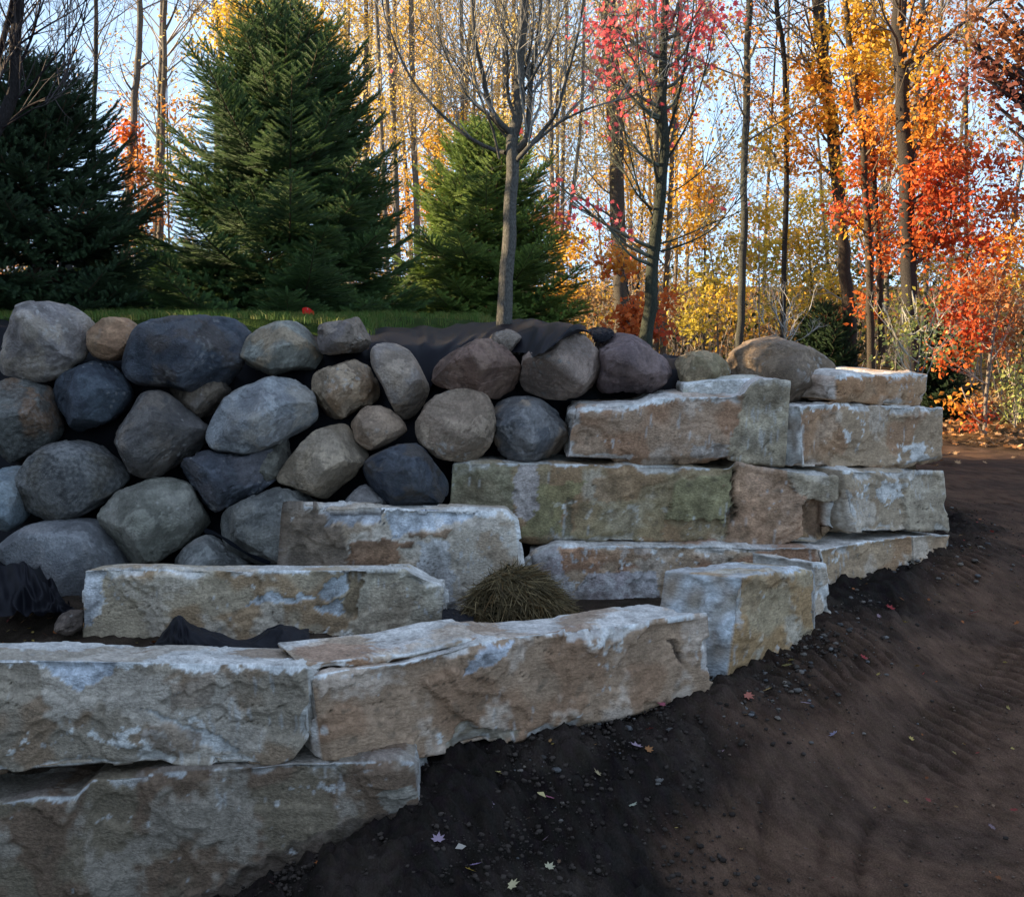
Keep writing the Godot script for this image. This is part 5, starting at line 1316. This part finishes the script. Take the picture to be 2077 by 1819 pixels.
	tree("forest_tree", "leaf-wrapped leaning trunk with golden leaves all along it", right, [1727, 740, 1712, 510, 1693, 295, 1672, 140, 1657, 0, 1648, -120], 16.0, 0.085, {"bark": Color(0.12, 0.095, 0.075), "taper": 0.75, "branches": 12, "leaf": 0.068, "limbs": [[1665, 40, 1690, 60, 1720, 110, 1725, 180, 0.0158], [1660, 30, 1630, 10, 1590, -10, 0.0158]], "twigs": 4, "blobs": [[1662, 60, 34, 60, 240, "gold", 15.8], [1676, 160, 40, 60, 420, "gold", 15.8], [1640, 155, 50, 30, 240, "orange", 15.8], [1690, 230, 40, 40, 420, "gold", 15.8], [1650, 240, 50, 30, 240, "orange"], [1640, 300, 50, 26, 240, "orange"], [1700, 340, 30, 40, 220, "yellow", 15.8], [1620, 120, 40, 50, 90, "orange"]]})
	tree("forest_tree", "pair-stemmed tree with gold to orange leaves left of the dark thick trunk", right, [1766, 740, 1763, 508, 1752, 320, 1730, 134, 1716, 0, 1710, -100], 15.0, 0.050, {"bark": Color(0.14, 0.11, 0.085), "taper": 0.5, "branches": 8, "leaf": 0.07, "limbs": [[1790, 720, 1782, 500, 1770, 300, 1762, 120, 1758, -60, 0.0429], [1764, 540, 1740, 470, 1710, 410, 1680, 380, 0.0143], [1775, 500, 1830, 450, 1900, 400, 0.0107]], "twigs": 2, "blobs": [[1750, 20, 70, 50, 700, "gold"], [1780, 85, 60, 50, 620, "gold"], [1740, 110, 60, 40, 420, "gold"], [1770, 160, 60, 50, 620, "gold"], [1740, 190, 60, 40, 420, "orange"], [1800, 230, 50, 50, 420, "orange"], [1750, 260, 60, 50, 420, "orange"], [1790, 310, 60, 40, 420, "redorange"], [1740, 330, 50, 40, 260, "redorange"], [1710, 412, 44, 16, 240, "red"], [1800, 400, 50, 40, 300, "redorange"], [1805, 500, 46, 60, 420, "redorange"], [1770, 600, 40, 60, 220, "redorange"], [1740, 450, 40, 50, 260, "gold"]]})
	tree("forest_tree", "thickest dark trunk right of the wall, forking near the top edge", right, [1850, 745, 1846, 616, 1840, 375, 1832, 160, 1826, 60, 1822, -120], 14.4, 0.098, {"bark": Color(0.1, 0.09, 0.08), "taper": 0.65, "branches": 9, "from": 0.4, "leaf": 0.07, "limbs": [[1833, 90, 1855, 55, 1880, 20, 1900, -40, 0.0317], [1842, 350, 1880, 250, 1920, 190, 0.0122], [1846, 480, 1900, 440, 1960, 400, 0.0122]], "twigs": 5, "blobs": [[1880, 50, 50, 50, 260, "orange"], [1880, 130, 60, 40, 220, "gold"], [1890, 205, 60, 36, 420, "orange"], [1920, 150, 40, 40, 180, "redorange"], [1880, 260, 50, 40, 420, "orange"], [1920, 280, 50, 40, 420, "redorange"], [1885, 330, 50, 40, 420, "redorange"], [1935, 350, 60, 40, 520, "red"], [1890, 400, 50, 40, 420, "red"], [1960, 400, 60, 40, 420, "red"], [1880, 470, 40, 50, 300, "redorange"], [1930, 460, 60, 40, 520, "red"], [1975, 300, 50, 40, 220, "redorange"]]})
	tree("forest_tree", "thin pale trunk rising from the leaf drift at the right edge", right, [1998, 889, 2003, 780, 2022, 640, 2042, 535, 2060, 420, 2080, 300], 14.0, 0.024, {"bark": Color(0.42, 0.36, 0.3), "taper": 0.5, "more": 1.5, "branches": 10, "from": 0.4, "leaf": 0.065, "blobs": [[1960, 560, 70, 40, 620, "redorange"], [1930, 620, 60, 40, 520, "red"], [2020, 580, 60, 40, 420, "rust"], [1970, 660, 70, 40, 620, "red"], [1930, 710, 50, 30, 260, "redorange"], [2050, 480, 50, 50, 420, "orange"], [2040, 400, 50, 50, 420, "redorange"], [2030, 320, 50, 50, 320, "red"], [1990, 480, 50, 36, 420, "red"], [2060, 640, 40, 60, 320, "rust"], [1975, 830, 26, 40, 160, "red"], [1950, 800, 30, 30, 160, "orange"], [2050, 560, 40, 30, 200, "yellow"]]})
	tree("oak_tree", "dark red-brown oak reaching in from the right edge", "", [2330, 700, 2310, 400, 2300, 100, 2295, -60], 12.6, 0.176, {"bark": Color(0.06, 0.05, 0.045), "branches": 4, "leaf": 0.075, "clump": 0.13, "limbs": [[2305, 330, 2200, 280, 2110, 220, 2060, 190, 2010, 150, 1985, 90, 0.0504], [2305, 150, 2180, 120, 2080, 90, 2030, 50, 0.0315], [2110, 220, 2070, 165, 2030, 120, 0.0151]], "twigs": 6, "blobs": [[2030, 40, 50, 36, 260, "rust", 12.5], [2060, 90, 40, 40, 200, "rust", 12.5], [1985, 45, 36, 26, 130, "rust", 12.7], [1975, 110, 36, 30, 110, "dark", 12.6], [2020, 120, 36, 24, 120, "dark", 12.5], [2060, 150, 36, 36, 160, "dark", 12.6], [2000, 170, 44, 20, 110, "dark", 12.6], [2060, 220, 30, 26, 90, "dark", 12.6], [2010, 215, 36, 20, 70, "dark", 12.7], [2065, 20, 26, 26, 140, "rust", 12.5], [2050, 275, 34, 26, 60, "red", 12.7]]})
	tree("small_tree", "thin pale sapling trunk in the yellow undergrowth, left of the dome boulder", low, [1541, 720, 1540, 600, 1540, 470], 16.5, 0.017, {"bark": Color(0.5, 0.46, 0.4), "more": 0.4, "branches": 6, "leaf": 0.075, "blobs": [[1540, 430, 50, 40, 320, "yellow"], [1560, 520, 60, 50, 420, "olive"], [1500, 500, 50, 50, 320, "yellow"]]})
	tree("small_tree", "crooked pale sapling right of the crimson maple's trunk", low, [1457, 720, 1452, 600, 1440, 500], 16.5, 0.020, {"bark": Color(0.34, 0.3, 0.25), "more": 0.3, "branches": 6, "leaf": 0.07, "blobs": [[1430, 560, 60, 50, 420, "olive"], [1480, 600, 60, 50, 420, "yellow"], [1400, 620, 50, 50, 320, "olive"]]})
	tree("small_tree", "yellow-olive tree filling the space behind the dome boulder", low, [1650, 720, 1648, 600, 1640, 480], 19.5, 0.03, {"more": 0.0, "leaf": 0.065, "blobs": [[1620, 410, 60, 30, 520, "olive"], [1700, 400, 50, 30, 320, "yellow"], [1610, 480, 70, 50, 1000, "yellow"], [1680, 480, 70, 50, 800, "olive"], [1620, 570, 80, 50, 900, "olive"], [1700, 570, 50, 60, 520, "yellow"], [1560, 600, 60, 50, 520, "olive"], [1650, 640, 80, 30, 420, "olive"], [1690, 630, 30, 20, 160, "redorange"]]})
	var shrub := "leafy and bare shrubs just behind the wall"
	tree("shrub", "bare pale twiggy shrub sprouting behind the dome boulder", shrub, [1592, 720, 1592, 680, 1594, 640], 9.0, 0.01, {"kind": "shrub", "base": 1.45, "bark": Color(0.5, 0.47, 0.42), "more": 0.0, "branches": 3, "reach": 1.0, "twigs": 4, "twig_len": 0.25, "limbs": [[1592, 690, 1580, 650, 1560, 610, 1545, 590, 0.006], [1592, 690, 1600, 640, 1610, 600, 0.006], [1592, 680, 1590, 640, 1588, 590, 0.006], [1593, 690, 1620, 660, 1645, 625, 0.005], [1594, 700, 1640, 680, 1660, 655, 0.004], [1590, 690, 1560, 670, 1540, 640, 0.004]]})
	tree("shrub", "pale-stemmed shrub with small yellow-green leaves behind the capstone", shrub, [1862, 760, 1868, 690, 1872, 640], 9.4, 0.008, {"kind": "shrub", "base": 1.2, "bark": Color(0.45, 0.42, 0.36), "more": 0.0, "branches": 0, "leaf": 0.036, "twigs": 3, "twig_len": 0.3, "limbs": [[1850, 760, 1840, 690, 1830, 630, 0.006], [1870, 760, 1890, 690, 1912, 640, 0.006], [1880, 760, 1910, 700, 1930, 670, 0.005], [1840, 760, 1810, 690, 1800, 640, 0.005]], "blobs": [[1830, 640, 36, 36, 120, "green"], [1880, 680, 50, 40, 200, "green"], [1850, 610, 40, 40, 90, "olive"], [1810, 700, 36, 30, 120, "green"], [1900, 640, 30, 30, 60, "green"], [1790, 640, 30, 50, 70, "olive"]]})
	tree("shrub", "green and yellow leafy bush at the right edge beyond the drive", shrub, [2060, 870, 2058, 820, 2056, 780], 14.6, 0.013, {"kind": "shrub", "bark": Color(0.35, 0.3, 0.25), "more": 0.0, "branches": 6, "leaf": 0.06, "blobs": [[2060, 760, 30, 40, 260, "green"], [2062, 830, 30, 40, 320, "green"], [2020, 800, 26, 40, 120, "brown"], [2040, 720, 40, 30, 200, "rust"]]})
	# further rows of the same woods, copied
	var far := "further forest trees that close the view"
	var makers := []
	makers.append(tree("distant_tree", "distant bare grey tree in the rows of woods behind", far, [1040, 560, 1040, 300, 1042, 0], 20.0, 0.06, {"bark": pale_bark * 0.75, "more": 2.0, "branches": 34, "from": 0.25, "up": 0.9, "leaf": 0.06, "tip_leaves": [900, "brown"]}))
	makers.append(tree("distant_tree", "distant gold-leaved tree in the rows of woods behind", far, [1330, 560, 1332, 300, 1330, 0], 21.0, 0.06, {"bark": pale_bark * 0.75, "more": 2.0, "branches": 40, "from": 0.2, "up": 0.8, "leaf": 0.075, "tip_leaves": [2600, "gold"]}))
	makers.append(tree("distant_tree", "distant rust-leaved tree in the rows of woods behind", far, [1960, 560, 1962, 300, 1960, 0], 22.0, 0.05, {"bark": dark_bark, "more": 1.0, "branches": 40, "from": 0.1, "up": 0.6, "leaf": 0.075, "tip_leaves": [2400, "rust"]}))
	makers.append(tree("distant_tree", "distant slim pale trunk in the rows of woods behind", far, [700, 560, 702, 300, 700, 0], 20.0, 0.04, {"bark": pale_bark, "more": 2.0, "branches": 20, "from": 0.4, "up": 1.0, "leaf": 0.06, "tip_leaves": [1500, "pale"]}))
	rng.seed = 9090
	for i in 36:
		var which: int = [1, 3, 1, 0, 2, 3, 1][i % 7]
		var dd := rng.randf_range(18.5, 33.0)
		var xx := dd * rng.randf_range(-0.46, 0.5)
		if i % 7 == 4 and xx < -0.1 * dd: xx = absf(xx) * 0.8
		if xx < -0.2 * dd:
			which = 3 if i % 2 else 0
			if i % 3 == 0: xx = -xx * 0.9
		var src: Node3D = makers[which]
		var cp: Node3D = src.duplicate()
		cp.name = numbered("distant_tree")
		add_child(cp)
		cp.position = Vector3(xx, ground_y(xx, -dd) - 0.05, -dd)
		cp.rotation = Vector3(rng.randfn() * 0.045, rng.randf() * TAU, rng.randfn() * 0.045)
		var k := rng.randf_range(0.75, 1.15)
		cp.scale = Vector3(k, k * rng.randf_range(0.9, 1.2), k)
	# undergrowth: what reads as one brown and gold mass low between the trunks
	var places := []
	var tints := []
	var names := ["brown", "rust", "gold", "pine", "brown", "olive", "pine", "pine"]
	rng.seed = 31337
	var clumps := []
	for i in 420:
		var z := -rng.randf_range(16.5, 36.0)
		var x := -z * rng.randf_range(-0.5, 0.56)
		var p := Vector3(x, 0, z)
		if drive_near(x, z).x < HALF_WIDTH + 0.5 and drive_near(x, z).x > -HALF_WIDTH - 0.5: continue
		if z > -19.5 and x > -3.5 and x < 6.5: continue
		clumps.append([Vector3(x, ground_y(x, z), z), rng.randf_range(0.7, 2.6) * (1.0 + 0.5 * nz(p, 0.2, 3)), names[rng.randi() % 8]])
	for i in 60000:
		var c: Array = clumps[rng.randi() % clumps.size()]
		var e := Vector3(rng.randfn() * 0.6, c[1] * sqrt(rng.randf()), rng.randfn() * 0.6)
		places.append(leaf_at(c[0] + e, rng.randf_range(0.06, 0.13)))
		tints.append(shade(PAL[c[2]]) * 0.8)
	tag(scatter("undergrowth", leaf_oval, M.leaf, places, tints), "mass of brown and gold undergrowth between the forest trunks")
	var brush := Shape.new()
	var none := []
	for i in 900:
		var z := -rng.randf_range(15.8, 30.0)
		var x := -z * rng.randf_range(-0.5, 0.56)
		if absf(drive_near(x, z).x) < HALF_WIDTH + 0.3: continue
		if z > -19.0 and x > -3.5 and x < 6.0: continue
		twig(brush, Vector3(x, ground_y(x, z), z), Vector3(rng.randfn() * 0.15, 1, rng.randfn() * 0.15), rng.randf_range(0.8, 3.6), rng.randf_range(0.006, 0.014), Color(0.2, 0.17, 0.14).lerp(Color(0.34, 0.3, 0.25), rng.randf()), 1, 0.05, none)
	tag(put("undergrowth_stems", brush.mesh(), M.twig), "tangle of thin grey stems and saplings between the forest trunks", "", "", "stuff")

func build_yard() -> void:
	# dark board fence with a grey shed roof, glimpsed under the spruces
	var wood := Color(0.035, 0.032, 0.033)
	var at_ := Vector3(-4.9, 1.6, -12.6)
	var f := thing("board_fence", at_)
	tag(f, "low dark board fence glimpsed between the left and the tallest spruce", "fence")
	for i in 15:
		var s := Shape.new()
		s.box(Vector3(i * 0.155 + 0.07, 0.42 + 0.01 * (i % 3), 0.012 * (i % 2)), Vector3(0.07, 0, 0), Vector3(0, 0.42, 0), Vector3(0, 0, 0.01), wood * (0.8 + 0.1 * (i % 4)))
		put("board", s.mesh(), M.twig, f)
	for y in [0.2, 0.7]:
		var s := Shape.new()
		s.box(Vector3(1.15, y, -0.04), Vector3(1.17, 0, 0), Vector3(0, 0.035, 0), Vector3(0, 0, 0.02), wood)
		put("rail", s.mesh(), M.twig, f)
	var h := thing("shed", Vector3(-5.3, 0.9, -17.6))
	tag(h, "small dark shed with a grey hipped roof behind the board fence", "shed")
	var b := Shape.new()
	b.box(Vector3(0, 0.5, 0), Vector3(0.75, 0, 0), Vector3(0, 0.5, 0), Vector3(0, 0, 0.5), Color(0.06, 0.05, 0.045))
	put("wall", b.mesh(), M.twig, h)
	var r := Shape.new()
	var c := [Vector3(-0.85, 0.99, 0.6), Vector3(0.85, 0.99, 0.6), Vector3(0.85, 0.99, -0.6), Vector3(-0.85, 0.99, -0.6), Vector3(-0.25, 1.33, 0), Vector3(0.25, 1.33, 0)]
	var grey := Color(0.2, 0.18, 0.18)
	r.quad(c[0], c[1], c[5], c[4], Vector3(0, 0.87, 0.5), grey)
	r.quad(c[2], c[3], c[4], c[5], Vector3(0, 0.87, -0.5), grey)
	r.quad(c[1], c[2], c[5], c[5], Vector3(0.5, 0.87, 0), grey)
	r.quad(c[3], c[0], c[4], c[4], Vector3(-0.5, 0.87, 0), grey)
	put("roof", r.mesh(), M.twig, h)
	# unseen building out of view, placed to keep low sun off the wall
	var hs := thing("unseen_house", Vector3(-13.8, -0.4, 0.1))
	tag(hs, "tan two-storey building out of view on the left, placed to shade the wall", "unseen_house")
	var w := Shape.new()
	w.box(Vector3(0, 3.0, 0), Vector3(4.0, 0, 0), Vector3(0, 3.0, 0), Vector3(0, 0, 7.2), Color(0.4, 0.34, 0.27))
	put("wall", w.mesh(), M.twig, hs)
	var ro := Shape.new()
	var e := [Vector3(-4.5, 5.9, 7.7), Vector3(4.5, 5.9, 7.7), Vector3(4.5, 5.9, -7.7), Vector3(-4.5, 5.9, -7.7), Vector3(0, 9.4, 7.7), Vector3(0, 9.4, -7.7)]
	ro.quad(e[1], e[2], e[5], e[4], Vector3(0.6, 0.8, 0), Color(0.1, 0.1, 0.1))
	ro.quad(e[3], e[0], e[4], e[5], Vector3(-0.6, 0.8, 0), Color(0.1, 0.1, 0.1))
	ro.quad(e[0], e[1], e[4], e[4], Vector3(0, 0, 1), Color(0.4, 0.34, 0.27))
	ro.quad(e[2], e[3], e[5], e[5], Vector3(0, 0, -1), Color(0.4, 0.34, 0.27))
	ro.quad(e[0], e[3], e[2], e[1], Vector3(0, -1, 0), Color(0.4, 0.34, 0.27))
	put("roof", ro.mesh(), M.twig, hs)
	for y in [1.6, 4.2]:
		for z in [-4.5, -1.5, 1.5, 4.5]:
			var g := Shape.new()
			g.box(Vector3(4.01, y, z), Vector3(0.03, 0, 0), Vector3(0, 0.65, 0), Vector3(0, 0, 0.5), Color(0.75, 0.75, 0.72))
			g.box(Vector3(4.035, y, z), Vector3(0.015, 0, 0), Vector3(0, 0.58, 0), Vector3(0, 0, 0.43), Color(0.03, 0.035, 0.04))
			put("window", g.mesh(), M.plain, hs)
